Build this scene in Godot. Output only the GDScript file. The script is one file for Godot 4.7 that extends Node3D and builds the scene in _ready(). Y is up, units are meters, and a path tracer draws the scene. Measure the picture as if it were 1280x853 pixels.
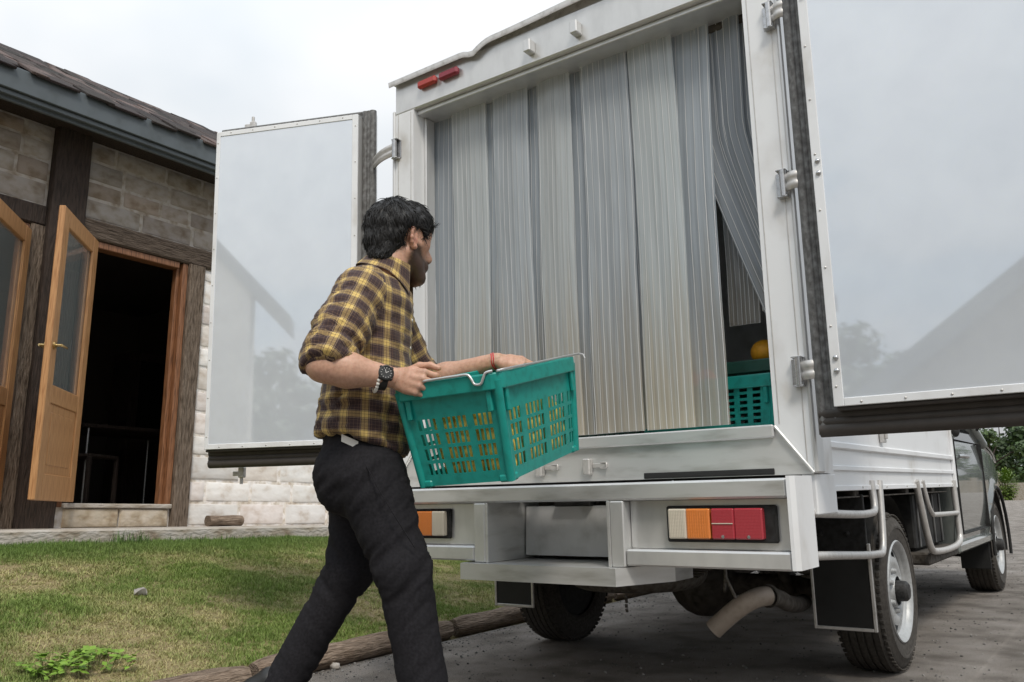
extends Node3D
# A man carries a basket of fruit to the open back of a small box truck, beside a stone house.

const SKY_LIGHT := 1.0
const EXPOSURE := 1.40

func _ready() -> void:
	# camera: low, looking up a little, 0.62 m above the road
	var cam := Camera3D.new()
	cam.name = "camera"
	cam.fov = 43.8
	cam.near = 0.05
	cam.far = 600.0
	cam.transform = Transform3D(Basis(Vector3.UP, deg_to_rad(36.4)) * Basis(Vector3.RIGHT, deg_to_rad(11.7)) * Basis(Vector3(0, 0, 1), deg_to_rad(-0.27)), Vector3(0, 0.62, 0))
	add_child(cam)
	cam.current = true
	make_sky()
	var sun := DirectionalLight3D.new()
	sun.name = "veiled_sun"
	sun.light_color = Color(1.0, 0.97, 0.92)
	sun.light_energy = 0.5
	sun.light_angular_distance = 14.0
	sun.shadow_enabled = true
	sun.transform = Transform3D(Basis.looking_at(Vector3(-0.45, -0.75, -0.42)), Vector3(4, 12, 6))
	add_child(sun)
	make_materials()
	person_materials()
	ground()
	house()
	truck()
	carried_basket()
	cargo_in_truck()
	person()
	kerb()
	log_cut()
	furniture()
	far_things()
	weeds()
	lawn()
	gravel()

func person_materials() -> void:
	var fine := ntex(23, 0.2, [], 256, 4)
	M.skin = worn(mat(Color.WHITE, 0.48), ntex(24, 0.03, [[0.0, Color(0.86, 0.82, 0.80)], [0.5, Color(0.96, 0.95, 0.94)], [1.0, Color(1, 1, 1)]], 256), Vector3(9, 9, 9), fine, 0.03)
	M.skin.subsurf_scatter_enabled = true; M.skin.subsurf_scatter_strength = 0.12
	M.plaid = mat(Color(1, 1, 1), 0.85)
	M.plaid.albedo_texture = plaid()
	M.plaid.rim_enabled = true; M.plaid.rim = 0.2
	M.trouser = worn(mat(lin(0.026, 0.025, 0.029), 0.85), ntex(25, 0.05, [[0.0, Color(0.7, 0.7, 0.7)], [1.0, Color(1, 1, 1)]], 256), Vector3(6, 6, 6), ntex(26, 0.18, [], 256, 3), 0.03)
	M.trouser.metallic_specular = 0.25
	M.shoe = mat(grey(0.014), 0.45)
	M.hair = mat(lin(0.008, 0.0075, 0.008), 0.58)
	M.eye_white = mat(lin(0.70, 0.68, 0.64), 0.3)
	M.dead_leaf = mat(lin(0.30, 0.28, 0.26), 0.8)

# ------------------------------------------------------------------ naming
var used := {}

func put(parent: Node, node: Node3D, called: String) -> Node3D:
	var key := str(parent.get_instance_id()) + called
	var n: int = used.get(key, 0)
	used[key] = n + 1
	node.name = called if n == 0 else "%s_%03d" % [called, n]
	parent.add_child(node, true)
	return node

func tag(o: Node3D, label: String, category: String, group := "", kind := "") -> Node3D:
	if label: o.set_meta("label", label)
	if category: o.set_meta("category", category)
	if group: o.set_meta("group", group)
	if kind: o.set_meta("kind", kind)
	return o

func thing(called: String, label: String, category: String, xf := Transform3D(), group := "") -> Node3D:
	var o := Node3D.new()
	o.transform = xf
	put(self, o, called)
	return tag(o, label, category, group)

func structure(called: String, g: Geo, m: Material) -> MeshInstance3D:
	var o := g.build(m)
	put(self, o, called)
	o.set_meta("kind", "structure")
	return o

func part(parent: Node, called: String, g: Geo, m: Material, label := "") -> MeshInstance3D:
	var o := g.build(m)
	put(parent, o, called)
	if label: o.set_meta("label", label)
	return o

func copy_thing(o: Node3D, called: String, xf: Transform3D, label: String) -> Node3D:
	var c: Node3D = o.duplicate()
	put(self, c, called)
	c.transform = xf
	c.set_meta("label", label)
	return c

# ------------------------------------------------------------------ geometry
class Geo:
	var v := PackedVector3Array()
	var n := PackedVector3Array()
	var u := PackedVector2Array()
	var c := PackedColorArray()
	var col := Color.WHITE
	var xf := Transform3D()

	func tri(a: Vector3, b: Vector3, d: Vector3, na := Vector3.ZERO, nb := Vector3.ZERO, nd := Vector3.ZERO, ua := Vector2.ZERO, ub := Vector2.ZERO, ud := Vector2.ZERO) -> void:
		tri_c(a, b, d, na, nb, nd, ua, ub, ud, col, col, col)

	func tri_c(a: Vector3, b: Vector3, d: Vector3, na: Vector3, nb: Vector3, nd: Vector3, ua: Vector2, ub: Vector2, ud: Vector2, ca: Color, cb: Color, cd: Color) -> void:
		var g := (d - a).cross(b - a)
		if na == Vector3.ZERO:
			var l := g.length()
			if l < 1e-12: return
			na = g / l; nb = na; nd = na
		elif g.dot(na + nb + nd) < 0.0:
			var t := b; b = d; d = t
			t = nb; nb = nd; nd = t
			var t2 := ub; ub = ud; ud = t2
			var t3 := cb; cb = cd; cd = t3
		v.append(xf * a); v.append(xf * b); v.append(xf * d)
		for w in [na, nb, nd]:
			var q: Vector3 = (xf.basis * w).normalized()
			n.append(q if q.is_finite() and q != Vector3.ZERO else Vector3.UP)
		u.append(ua); u.append(ub); u.append(ud)
		c.append(ca); c.append(cb); c.append(cd)

	# flat quad a b d e in order round, facing out
	func quad(a: Vector3, b: Vector3, d: Vector3, e: Vector3, out := Vector3.ZERO) -> void:
		var g := (d - a).cross(e - b)
		if g.length() < 1e-12: return
		g = g.normalized()
		if out != Vector3.ZERO and g.dot(out) < 0.0: g = -g
		tri(a, b, d, g, g, g); tri(a, d, e, g, g, g)

	func quad_n(a: Vector3, b: Vector3, d: Vector3, e: Vector3, na: Vector3, nb: Vector3, nd: Vector3, ne: Vector3, ua := Vector2.ZERO, ub := Vector2.ZERO, ud := Vector2.ZERO, ue := Vector2.ZERO) -> void:
		tri(a, b, d, na, nb, nd, ua, ub, ud); tri(a, d, e, na, nd, ne, ua, ud, ue)

	# chamfered box
	func box(at: Vector3, size: Vector3, bev := 0.004, turn := Basis()) -> Geo:
		var h := size * 0.5
		var b := minf(bev, minf(h.x, minf(h.y, h.z)) * 0.6)
		var p := func(axis: int, s: Vector3) -> Vector3:
			var q := Vector3(s.x * (h.x - b), s.y * (h.y - b), s.z * (h.z - b))
			q[axis] = s[axis] * h[axis]
			return at + turn * q
		for axis in 3:
			var i := (axis + 1) % 3
			var j := (axis + 2) % 3
			for s in [-1.0, 1.0]:
				var q := []
				for ij in [[-1, -1], [1, -1], [1, 1], [-1, 1]]:
					var sg := Vector3.ZERO
					sg[axis] = s; sg[i] = ij[0]; sg[j] = ij[1]
					q.append(p.call(axis, sg))
				var o := Vector3.ZERO
				o[axis] = s
				quad(q[0], q[1], q[2], q[3], turn * o)
			if b > 0.0003:   # edges along this axis
				for ij in [[-1, -1], [1, -1], [1, 1], [-1, 1]]:
					var s0 := Vector3.ZERO
					s0[i] = ij[0]; s0[j] = ij[1]; s0[axis] = -1
					var s1 := s0
					s1[axis] = 1
					var o := Vector3.ZERO
					o[i] = ij[0]; o[j] = ij[1]
					quad(p.call(i, s0), p.call(i, s1), p.call(j, s1), p.call(j, s0), turn * o)
		if b > 0.0003:
			for k in 8:
				var s := Vector3(1 if k & 1 else -1, 1 if k & 2 else -1, 1 if k & 4 else -1)
				var g := (turn * s).normalized()
				tri(p.call(0, s), p.call(1, s), p.call(2, s), g, g, g)
		return self

	func span(a: Vector3, b: Vector3, bev := 0.004) -> Geo:
		return box((a + b) * 0.5, (b - a).abs(), bev)

	func tube(pts: Array, r, sides := 8, caps := true) -> Geo:
		var m := pts.size()
		var dir: Vector3 = (pts[1] - pts[0]).normalized()
		var up := Vector3.UP if absf(dir.y) < 0.9 else Vector3.RIGHT
		var sx := dir.cross(up).normalized()
		var rings := []
		var nrm := []
		for i in m:
			var d: Vector3
			if i == 0: d = pts[1] - pts[0]
			elif i == m - 1: d = pts[m - 1] - pts[m - 2]
			else: d = (pts[i + 1] - pts[i]).normalized() + (pts[i] - pts[i - 1]).normalized()
			d = d.normalized()
			sx = (sx - d * sx.dot(d)).normalized()
			var sy := d.cross(sx)
			var rr: float = r[i] if r is Array else r
			var ring := []
			var nn := []
			for k in sides:
				var a := TAU * k / sides
				var w := sx * cos(a) + sy * sin(a)
				ring.append(pts[i] + w * rr); nn.append(w)
			rings.append(ring); nrm.append(nn)
		for i in m - 1:
			for k in sides:
				var k2 := (k + 1) % sides
				quad_n(rings[i][k], rings[i][k2], rings[i + 1][k2], rings[i + 1][k], nrm[i][k], nrm[i][k2], nrm[i + 1][k2], nrm[i + 1][k])
		if caps:
			for e in [0, m - 1]:
				var dn: Vector3 = (pts[0] - pts[1]) if e == 0 else (pts[m - 1] - pts[m - 2])
				dn = dn.normalized()
				for k in sides:
					tri(pts[e], rings[e][k], rings[e][(k + 1) % sides], dn, dn, dn)
		return self

	# profile of (radius, height) about the local y axis; normals smoothed below 35 degrees; the profile runs so that its left side faces out
	func lathe(prof: Array, segs: int, at := Transform3D(), a0 := 0.0, a1 := TAU) -> Geo:
		var m := prof.size()
		var sn := []
		for i in m - 1:
			var d: Vector2 = (prof[i + 1] - prof[i]).normalized()
			sn.append(Vector2(d.y, -d.x))
		for i in m - 1:
			var n0: Vector2 = sn[i]
			var n1: Vector2 = sn[i]
			if i > 0 and sn[i - 1].dot(n0) > 0.8: n0 = (n0 + sn[i - 1]).normalized()
			if i < m - 2 and sn[i + 1].dot(n1) > 0.8: n1 = (n1 + sn[i + 1]).normalized()
			for k in segs:
				var p0 := a0 + (a1 - a0) * k / segs
				var p1 := a0 + (a1 - a0) * (k + 1) / segs
				var c0 := Vector3(cos(p0), 0, sin(p0))
				var c1 := Vector3(cos(p1), 0, sin(p1))
				var f := func(q: Vector2, w: Vector3) -> Vector3: return at * (w * q.x + Vector3.UP * q.y)
				var g := func(q: Vector2, w: Vector3) -> Vector3: return (at.basis * (w * q.x + Vector3.UP * q.y)).normalized()
				quad_n(f.call(prof[i], c0), f.call(prof[i], c1), f.call(prof[i + 1], c1), f.call(prof[i + 1], c0), g.call(n0, c0), g.call(n0, c1), g.call(n1, c1), g.call(n1, c0))
		return self

	# polygon in the local xy plane, extruded from z = 0 to depth
	func prism(poly: PackedVector2Array, depth: float, at := Transform3D()) -> Geo:
		var ix := Geometry2D.triangulate_polygon(poly)
		var nf := at.basis * Vector3(0, 0, 1)
		for t in range(0, ix.size(), 3):
			for z in [0.0, depth]:
				var q := []
				for k in 3:
					var w := poly[ix[t + k]]
					q.append(at * Vector3(w.x, w.y, z))
				var o := nf * signf(depth) * (-1.0 if z == 0.0 else 1.0)
				tri(q[0], q[1], q[2], o, o, o)
		var cw := Geometry2D.is_polygon_clockwise(poly)
		for i in poly.size():
			var a := poly[i]
			var b := poly[(i + 1) % poly.size()]
			var e := (b - a).normalized()
			var o2 := Vector2(e.y, -e.x) * (-1.0 if cw else 1.0)
			quad(at * Vector3(a.x, a.y, 0), at * Vector3(b.x, b.y, 0), at * Vector3(b.x, b.y, depth), at * Vector3(a.x, a.y, depth), at.basis * Vector3(o2.x, o2.y, 0))
		return self

	# smooth sheet through f(u, v); uv = uvs * (u, v)
	func sheet(nu: int, nv: int, f: Callable, uvs := Vector2.ONE, out := Vector3.ZERO, tint = null) -> Geo:
		var P := []
		for i in nu + 1:
			var row := PackedVector3Array()
			for j in nv + 1: row.append(f.call(float(i) / nu, float(j) / nv))
			P.append(row)
		var N := []
		var flip := 1.0
		for i in nu + 1:
			var row := PackedVector3Array()
			for j in nv + 1:
				var du: Vector3 = P[mini(i + 1, nu)][j] - P[maxi(i - 1, 0)][j]
				var dv: Vector3 = P[i][mini(j + 1, nv)] - P[i][maxi(j - 1, 0)]
				row.append(du.cross(dv).normalized())
			N.append(row)
		if out != Vector3.ZERO and N[nu / 2][nv / 2].dot(out) < 0.0: flip = -1.0
		for i in nu:
			for j in nv:
				var k := [[i, j], [i + 1, j], [i + 1, j + 1], [i, j + 1]]
				var q := []
				var w := []
				var t := []
				var cc := []
				for e in k:
					q.append(P[e[0]][e[1]]); w.append(N[e[0]][e[1]] * flip)
					t.append(Vector2(float(e[0]) / nu, float(e[1]) / nv) * uvs)
					cc.append(tint.call(q[-1]) if tint != null else col)
				tri_c(q[0], q[1], q[2], w[0], w[1], w[2], t[0], t[1], t[2], cc[0], cc[1], cc[2])
				tri_c(q[0], q[2], q[3], w[0], w[2], w[3], t[0], t[2], t[3], cc[0], cc[2], cc[3])
		return self

	func ball(at: Vector3, r: Vector3, nu := 12, nv := 8, turn := Basis()) -> Geo:
		for i in nu:
			for j in nv:
				var q := []
				var w := []
				for e in [[i, j], [i + 1, j], [i + 1, j + 1], [i, j + 1]]:
					var a: float = TAU * e[0] / nu
					var b: float = PI * e[1] / nv
					var d := Vector3(sin(b) * cos(a), cos(b), sin(b) * sin(a))
					q.append(at + turn * (d * r)); w.append(turn * (d / r).normalized())
				if j > 0: tri(q[0], q[1], q[2], w[0], w[1], w[2])
				if j < nv - 1: tri(q[0], q[2], q[3], w[0], w[2], w[3])
		return self

	func build(m: Material) -> MeshInstance3D:
		var o := MeshInstance3D.new()
		o.mesh = mesh(m)
		return o

	func mesh(m: Material) -> ArrayMesh:
		var arr := []
		arr.resize(Mesh.ARRAY_MAX)
		arr[Mesh.ARRAY_VERTEX] = v; arr[Mesh.ARRAY_NORMAL] = n; arr[Mesh.ARRAY_TEX_UV] = u; arr[Mesh.ARRAY_COLOR] = c
		var am := ArrayMesh.new()
		am.add_surface_from_arrays(Mesh.PRIMITIVE_TRIANGLES, arr)
		am.surface_set_material(0, m)
		return am

# ------------------------------------------------------------------ materials
func noise(seed: int, freq: float, oct := 4, kind := FastNoiseLite.TYPE_SIMPLEX_SMOOTH) -> FastNoiseLite:
	var f := FastNoiseLite.new()
	f.seed = seed; f.frequency = freq; f.noise_type = kind
	f.fractal_type = FastNoiseLite.FRACTAL_FBM; f.fractal_octaves = oct
	return f

func ntex(seed: int, freq: float, stops: Array, w := 512, oct := 5, h := 0) -> NoiseTexture2D:
	var t := NoiseTexture2D.new()
	t.width = w; t.height = h if h else w; t.seamless = true; t.noise = noise(seed, freq, oct)
	if stops.size():
		var g := Gradient.new()
		g.offsets = PackedFloat32Array(stops.map(func(s): return s[0]))
		g.colors = PackedColorArray(stops.map(func(s): return s[1]))
		t.color_ramp = g
	return t

# a texture drawn by f(x, y) in 0..1
func drawn(w: int, h: int, f: Callable) -> ImageTexture:
	var im := Image.create(w, h, false, Image.FORMAT_RGB8)
	for y in h:
		for x in w: im.set_pixel(x, y, f.call(float(x) / w, float(y) / h))
	return ImageTexture.create_from_image(im)

func lin(r: float, g: float, b: float) -> Color:
	return Color(r, g, b).linear_to_srgb()

func grey(a: float) -> Color:
	return lin(a, a, a)

func mat(color: Color, rough := 0.6, metal := 0.0) -> StandardMaterial3D:
	var m := StandardMaterial3D.new()
	m.albedo_color = color; m.roughness = rough; m.metallic = metal
	m.vertex_color_use_as_albedo = true
	return m

# triplanar mottling: a multiplying colour texture and a relief
func worn(m: StandardMaterial3D, tex: Texture2D, scale: Vector3, relief: Texture2D = null, depth := 0.0, rough: Texture2D = null) -> StandardMaterial3D:
	m.uv1_triplanar = true
	m.uv1_scale = scale
	if tex: m.albedo_texture = tex
	if relief:
		m.heightmap_enabled = true; m.heightmap_texture = relief; m.heightmap_scale = depth
	if rough: m.roughness_texture = rough; m.roughness_texture_channel = BaseMaterial3D.TEXTURE_CHANNEL_RED
	return m
# ------------------------------------------------------------------ the lie of the land
const TILT := 0.0314159          # the road climbs 1.8 degrees in the direction in which the truck points
const AXLE := Vector3(-1.735, 0.0, -3.86)

func road_y(z: float) -> float:
	return tan(TILT) * (AXLE.z - clampf(z, -42.0, 6.0))

func verge(z: float) -> float:      # the road's left edge
	return -3.02 - 1.1 * maxf(0.0, -8.5 - z)

func bumps(x: float, z: float) -> float:
	return n_land.get_noise_2d(x * 3.0, z * 3.0)

func land_y(x: float, z: float) -> float:
	var r := road_y(z)
	var e := verge(z)
	if x > e: return r - 0.05
	var t := smoothstep(0.0, 1.0, clampf((e - x) / 2.4, 0.0, 1.0))
	var s := clampf((e - x) / 2.4, 0.0, 1.0)
	var top := 0.46 if z > -9.0 else lerpf(0.46, r + 0.3, clampf((-9.0 - z) / 12.0, 0.0, 1.0))
	var y := lerpf(r + 0.05, top, lerpf(s, t, 0.4))
	return y + bumps(x, z) * 0.025 * minf(1.0, s * 4.0) * (1.0 if x > -5.3 else 0.3)

var n_land := noise(11, 0.35, 3)
var n_patch := noise(12, 0.22, 3)
var rng := RandomNumberGenerator.new()
var M := {}

func make_sky() -> void:
	var w := 1024
	var h := 512
	var im := Image.create(w, h, false, Image.FORMAT_RGBF)
	var big := noise(31, 0.9, 5)
	var fine := noise(32, 2.6, 5)
	for y in h:
		var el := PI * (0.5 - (y + 0.5) / h)
		for x in w:
			var az := TAU * (x + 0.5) / w
			var d := Vector3(cos(el) * cos(az), sin(el), cos(el) * sin(az))
			var q := d / (0.35 + maxf(d.y, 0.0))          # the cloud deck is flat: stretched towards the horizon
			var k := 0.5 + 0.75 * big.get_noise_3d(q.x * 1.1, 3.0, q.z * 1.1) + 0.35 * fine.get_noise_3d(q.x * 1.3, 7.0, q.z * 1.3)
			k = smoothstep(0.0, 1.0, clampf(k, 0.0, 1.0))
			var up := maxf(d.y, 0.0)
			var base := 0.34 * (1.0 + 2.5 * up)   # an overcast sky is brighter overhead
			var c := Color(0.73, 0.80, 0.865).lerp(Color(0.965, 0.985, 1.01), k) * base
			c = c.lerp(Color(0.64, 0.76, 0.87) * base, 0.7 * smoothstep(0.34, 0.1, k))
			if d.y < 0.0: c = c.lerp(Color(0.30, 0.29, 0.27), smoothstep(0.0, -0.08, d.y))
			im.set_pixel(x, y, c)
	var m := PanoramaSkyMaterial.new()
	m.panorama = ImageTexture.create_from_image(im)
	var sky := Sky.new()
	sky.sky_material = m
	var e := Environment.new()
	e.background_mode = Environment.BG_SKY
	e.sky = sky
	e.background_energy_multiplier = SKY_LIGHT
	e.tonemap_mode = Environment.TONE_MAPPER_LINEAR
	e.tonemap_exposure = EXPOSURE
	e.sdfgi_enabled = true; e.ssao_enabled = true; e.ssil_enabled = true
	var we := WorldEnvironment.new()
	we.name = "daylight"
	we.environment = e
	add_child(we)

func make_materials() -> void:
	var mott := ntex(1, 0.012, [[0.0, Color(0.82, 0.815, 0.80)], [0.3, Color(0.93, 0.93, 0.925)], [0.5, Color(0.98, 0.98, 0.98)], [1.0, Color(1, 1, 1)]], 512, 6)
	var grime := ntex(2, 0.02, [[0.0, Color(0.45, 0.42, 0.38)], [0.4, Color(0.78, 0.76, 0.74)], [0.6, Color(0.95, 0.95, 0.95)], [1.0, Color(1, 1, 1)]])
	var streak := ntex(3, 0.02, [[0.0, Color(0.93, 0.93, 0.93)], [0.5, Color(0.975, 0.975, 0.975)], [1.0, Color(1, 1, 1)]], 512, 4)
	var rel := ntex(4, 0.03, [], 512, 5)
	var ro := ntex(5, 0.02, [[0.0, Color(0.2, 0.2, 0.2)], [1.0, Color(0.6, 0.6, 0.6)]], 256, 4)
	var stain := ntex(30, 0.008, [[0.0, Color(0.84, 0.82, 0.79)], [0.25, Color(0.95, 0.945, 0.94)], [0.45, Color(0.99, 0.99, 0.99)], [1.0, Color(1, 1, 1)]], 512, 7)
	M.white = worn(mat(lin(0.84, 0.85, 0.865), 0.34), stain, Vector3(0.7, 0.5, 0.7))
	M.white.metallic = 0.1
	M.alu = worn(mat(lin(0.70, 0.70, 0.695), 0.30, 0.5), streak, Vector3(1.2, 0.5, 1.2), null, 0.0)
	M.steel = worn(mat(lin(0.68, 0.68, 0.675), 0.34, 0.5), mott, Vector3(0.5, 2.4, 0.5), rel, 0.02)
	M.chrome = mat(lin(0.55, 0.55, 0.56), 0.25, 0.85)
	M.chrome = worn(M.chrome, mott, Vector3(6, 6, 6))
	# door panels: glossy white sheet that mirrors the sky
	M.panel = worn(mat(lin(0.79, 0.835, 0.89), 0.03, 0.34), ntex(28, 0.02, [[0.0, Color(0.97, 0.97, 0.975)], [1.0, Color(1, 1, 1)]], 512, 3), Vector3(0.5, 0.5, 0.5))
	M.panel.clearcoat_enabled = true; M.panel.clearcoat = 0.8; M.panel.clearcoat_roughness = 0.03
	M.rubber = worn(mat(grey(0.23), 0.5), ntex(6, 0.035, [[0.0, Color(0.52, 0.51, 0.50)], [0.42, Color(0.72, 0.71, 0.70)], [0.7, Color(0.90, 0.90, 0.90)], [1.0, Color(1, 1, 1)]]), Vector3(2.2, 1.6, 2.2))
	M.rubber_dirty = worn(mat(lin(0.055, 0.046, 0.040), 0.6), mott, Vector3(2, 2, 2))
	M.black = worn(mat(grey(0.018), 0.75), grime, Vector3(3, 3, 3))
	M.flap = worn(mat(grey(0.012), 0.6), mott, Vector3(2, 2, 2))
	M.tyre = worn(mat(lin(0.085, 0.078, 0.070), 0.85), ntex(7, 0.03, [[0.0, Color(0.55, 0.52, 0.48)], [0.5, Color(0.8, 0.78, 0.76)], [1.0, Color(1, 1, 1)]]), Vector3(3, 3, 3), rel, 0.1)
	M.rim = worn(mat(lin(0.46, 0.47, 0.475), 0.45, 0.3), mott, Vector3(5, 5, 5))
	M.underside = worn(mat(lin(0.10, 0.088, 0.076), 0.85), grime, Vector3(2, 2, 2), rel, 0.3)
	M.exhaust = worn(mat(lin(0.36, 0.30, 0.25), 0.6, 0.3), mott, Vector3(5, 5, 5))
	M.galv = worn(mat(lin(0.62, 0.60, 0.58), 0.42, 0.5), mott, Vector3(4, 4, 4))
	M.galv_dirty = worn(mat(lin(0.20, 0.185, 0.17), 0.6, 0.35), grime, Vector3(5, 5, 5))
	M.spare = worn(mat(lin(0.16, 0.145, 0.125), 0.85), grime, Vector3(3, 3, 3), rel, 0.3)
	M.locker_rib = mat(grey(0.12), 0.5)
	M.hub = worn(mat(grey(0.05), 0.6, 0.3), grime, Vector3(8, 8, 8))
	M.strip_rib = mat(Color(0.92, 0.92, 0.92, 0.75), 0.3)
	M.strip_rib.transparency = BaseMaterial3D.TRANSPARENCY_ALPHA
	M.plate = worn(mat(grey(0.72), 0.7), mott, Vector3(1, 1, 1))
	M.lens_red = mat(lin(0.40, 0.034, 0.050), 0.16); M.lens_amber = mat(lin(0.72, 0.22, 0.045), 0.16); M.lens_clear = mat(lin(0.62, 0.56, 0.46), 0.16)
	var waffle := drawn(64, 64, func(x, y):
		var a := absf(sin(PI * x)) * absf(sin(PI * y))
		return Color(a, a, a))
	for k in ["lens_red", "lens_amber", "lens_clear"]: worn(M[k], null, Vector3(230, 230, 230), waffle, 0.05)
	for k in ["lens_red", "lens_amber", "lens_clear"]: M[k].clearcoat_enabled = true; M[k].clearcoat = 0.5; M[k].clearcoat_roughness = 0.1
	M.marker_red = mat(lin(0.42, 0.05, 0.04), 0.3)
	M.marker_dark = mat(lin(0.26, 0.03, 0.05), 0.3)
	M.car = worn(mat(lin(0.23, 0.25, 0.24), 0.26, 0.35), mott, Vector3(1, 1, 1))
	M.car.clearcoat_enabled = true; M.car.clearcoat = 1.0; M.car.clearcoat_roughness = 0.03
	M.glass = mat(Color(0.75, 0.80, 0.80, 0.12), 0.05)
	M.glass.transparency = BaseMaterial3D.TRANSPARENCY_ALPHA
	M.darkglass = mat(lin(0.012, 0.014, 0.015), 0.04)
	M.inside = worn(mat(grey(0.66), 0.45, 0.05), mott, Vector3(1, 0.5, 1))
	# curtain of plastic strips: milky, see-through, brown with wear towards the floor
	var dirt := drawn(64, 256, func(x, y):
		var t := 0.8 * smoothstep(0.55, 1.05, y + 0.22 * n_patch.get_noise_2d(x * 40.0, y * 6.0))
		var s := 0.94 + 0.10 * n_land.get_noise_2d(x * 30.0, y * 2.0) + 0.05 * n_land.get_noise_2d(x * 170.0, y * 5.0)
		return Color(0.82 * s, 0.85 * s, 0.88 * s).lerp(Color(0.79 * s, 0.74 * s, 0.66 * s), t))
	M.strip = mat(Color(1, 1, 1, 0.80), 0.27)
	M.strip.backlight_enabled = true; M.strip.backlight = Color(0.7, 0.7, 0.7)
	M.strip.transparency = BaseMaterial3D.TRANSPARENCY_ALPHA
	M.strip.albedo_texture = dirt
	M.strip.metallic_specular = 0.6
	# timber
	var grain := ntex(8, 0.02, [[0.0, Color(0.42, 0.38, 0.34)], [0.45, Color(0.8, 0.78, 0.75)], [1.0, Color(1, 1, 1)]])
	M.old_wood = worn(mat(lin(0.25, 0.195, 0.155), 0.85), grain, Vector3(5, 0.6, 5), rel, 1.2)
	M.beam_wood = worn(mat(lin(0.17, 0.13, 0.105), 0.85), grain, Vector3(5, 5, 0.6), rel, 1.0)
	M.dark_wood = worn(mat(lin(0.055, 0.036, 0.028), 0.8), grain, Vector3(5, 0.6, 5), rel, 0.8)
	M.door_wood = worn(mat(lin(0.60, 0.325, 0.145), 0.42), ntex(9, 0.02, [[0.0, Color(0.72, 0.64, 0.56)], [0.5, Color(0.9, 0.88, 0.86)], [1.0, Color(1, 1, 1)]]), Vector3(9, 0.5, 9))
	M.frame_wood = worn(mat(lin(0.36, 0.165, 0.080), 0.5), grain, Vector3(9, 0.5, 9))
	M.log_wood = worn(mat(lin(0.40, 0.31, 0.245), 0.9), grain, Vector3(8, 8, 0.9), rel, 1.6)
	M.brass = mat(lin(0.60, 0.45, 0.22), 0.28, 0.9)
	# masonry: tints ride on the vertex colours
	var stone_mott := ntex(13, 0.009, [[0.0, Color(0.74, 0.67, 0.60)], [0.35, Color(0.90, 0.87, 0.83)], [0.6, Color(0.98, 0.96, 0.95)], [1.0, Color(1, 1, 1)]], 512, 4)
	var soft := ntex(27, 0.012, [], 512, 3)
	M.stone = worn(mat(Color.WHITE, 0.9), stone_mott, Vector3(1.3, 1.7, 1.3), soft, 0.7)
	M.stone_pale = worn(mat(Color.WHITE, 0.9), ntex(31, 0.010, [[0.0, Color(0.86, 0.82, 0.78)], [0.3, Color(0.95, 0.935, 0.92)], [0.55, Color(0.99, 0.985, 0.98)], [1.0, Color(1, 1, 1)]], 512, 5), Vector3(1.1, 1.5, 1.1), soft, 0.35)
	M.mortar = worn(mat(Color.WHITE, 0.95), stone_mott, Vector3(2, 2, 2), soft, 0.4)
	M.concrete = worn(mat(lin(0.48, 0.46, 0.43), 0.9), stone_mott, Vector3(0.9, 2.0, 0.9), rel, 0.6)
	M.fascia = worn(mat(lin(0.095, 0.112, 0.125), 0.5), mott, Vector3(0.6, 0.6, 0.6))
	M.shingle = worn(mat(Color.WHITE, 0.95), ntex(14, 0.09, [[0.0, Color(0.45, 0.4, 0.4)], [0.5, Color(0.85, 0.82, 0.8)], [1.0, Color(1, 1, 1)]], 256), Vector3(3, 3, 3), rel, 0.5)
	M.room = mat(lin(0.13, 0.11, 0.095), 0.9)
	# ground
	var grit := ntex(15, 0.11, [[0.0, Color(0.30, 0.29, 0.29)], [0.36, Color(0.62, 0.60, 0.59)], [0.5, Color(0.80, 0.78, 0.76)], [0.66, Color(0.92, 0.90, 0.88)], [1.0, Color(1, 1, 1)]], 1024, 5)
	M.asphalt = worn(mat(lin(0.62, 0.595, 0.57), 0.95), grit, Vector3(2.3, 2.3, 2.3), ntex(16, 0.10, [], 1024, 5), 0.7)
	M.asphalt.uv1_world_triplanar = true
	M.asphalt.detail_enabled = true
	M.asphalt.detail_blend_mode = BaseMaterial3D.BLEND_MODE_MUL
	M.asphalt.detail_albedo = ntex(17, 0.018, [[0.0, Color(0.62, 0.60, 0.58)], [0.5, Color(0.86, 0.85, 0.84)], [1.0, Color(1, 1, 1)]])
	M.asphalt.detail_uv_layer = BaseMaterial3D.DETAIL_UV_2
	M.asphalt.uv2_triplanar = true
	M.asphalt.uv2_world_triplanar = true
	M.asphalt.uv2_scale = Vector3(0.31, 0.31, 0.31)
	M.soil = worn(mat(Color.WHITE, 0.95), ntex(18, 0.06, [[0.0, Color(0.5, 0.47, 0.42)], [0.5, Color(0.85, 0.83, 0.8)], [1.0, Color(1, 1, 1)]], 1024), Vector3(1.1, 1.1, 1.1), rel, 1.5)
	M.grass = mat(Color.WHITE, 0.7)
	M.grass.backlight_enabled = true; M.grass.backlight = Color(0.35, 0.4, 0.2)
	M.leaf = mat(Color.WHITE, 0.55)
	M.leaf.backlight_enabled = true; M.leaf.backlight = Color(0.4, 0.45, 0.25)
	M.pebble = mat(Color.WHITE, 0.9)
	# produce and plastic
	M.teal = worn(mat(lin(0.008, 0.315, 0.27), 0.36), ntex(19, 0.014, [[0.0, Color(0.80, 0.84, 0.83)], [0.5, Color(0.96, 0.97, 0.97)], [1.0, Color(1, 1, 1)]]), Vector3(3, 3, 3))
	M.teal.rim_enabled = true; M.teal.rim = 0.15
	M.teal.backlight_enabled = true; M.teal.backlight = Color(0.36, 0.36, 0.36)
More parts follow.
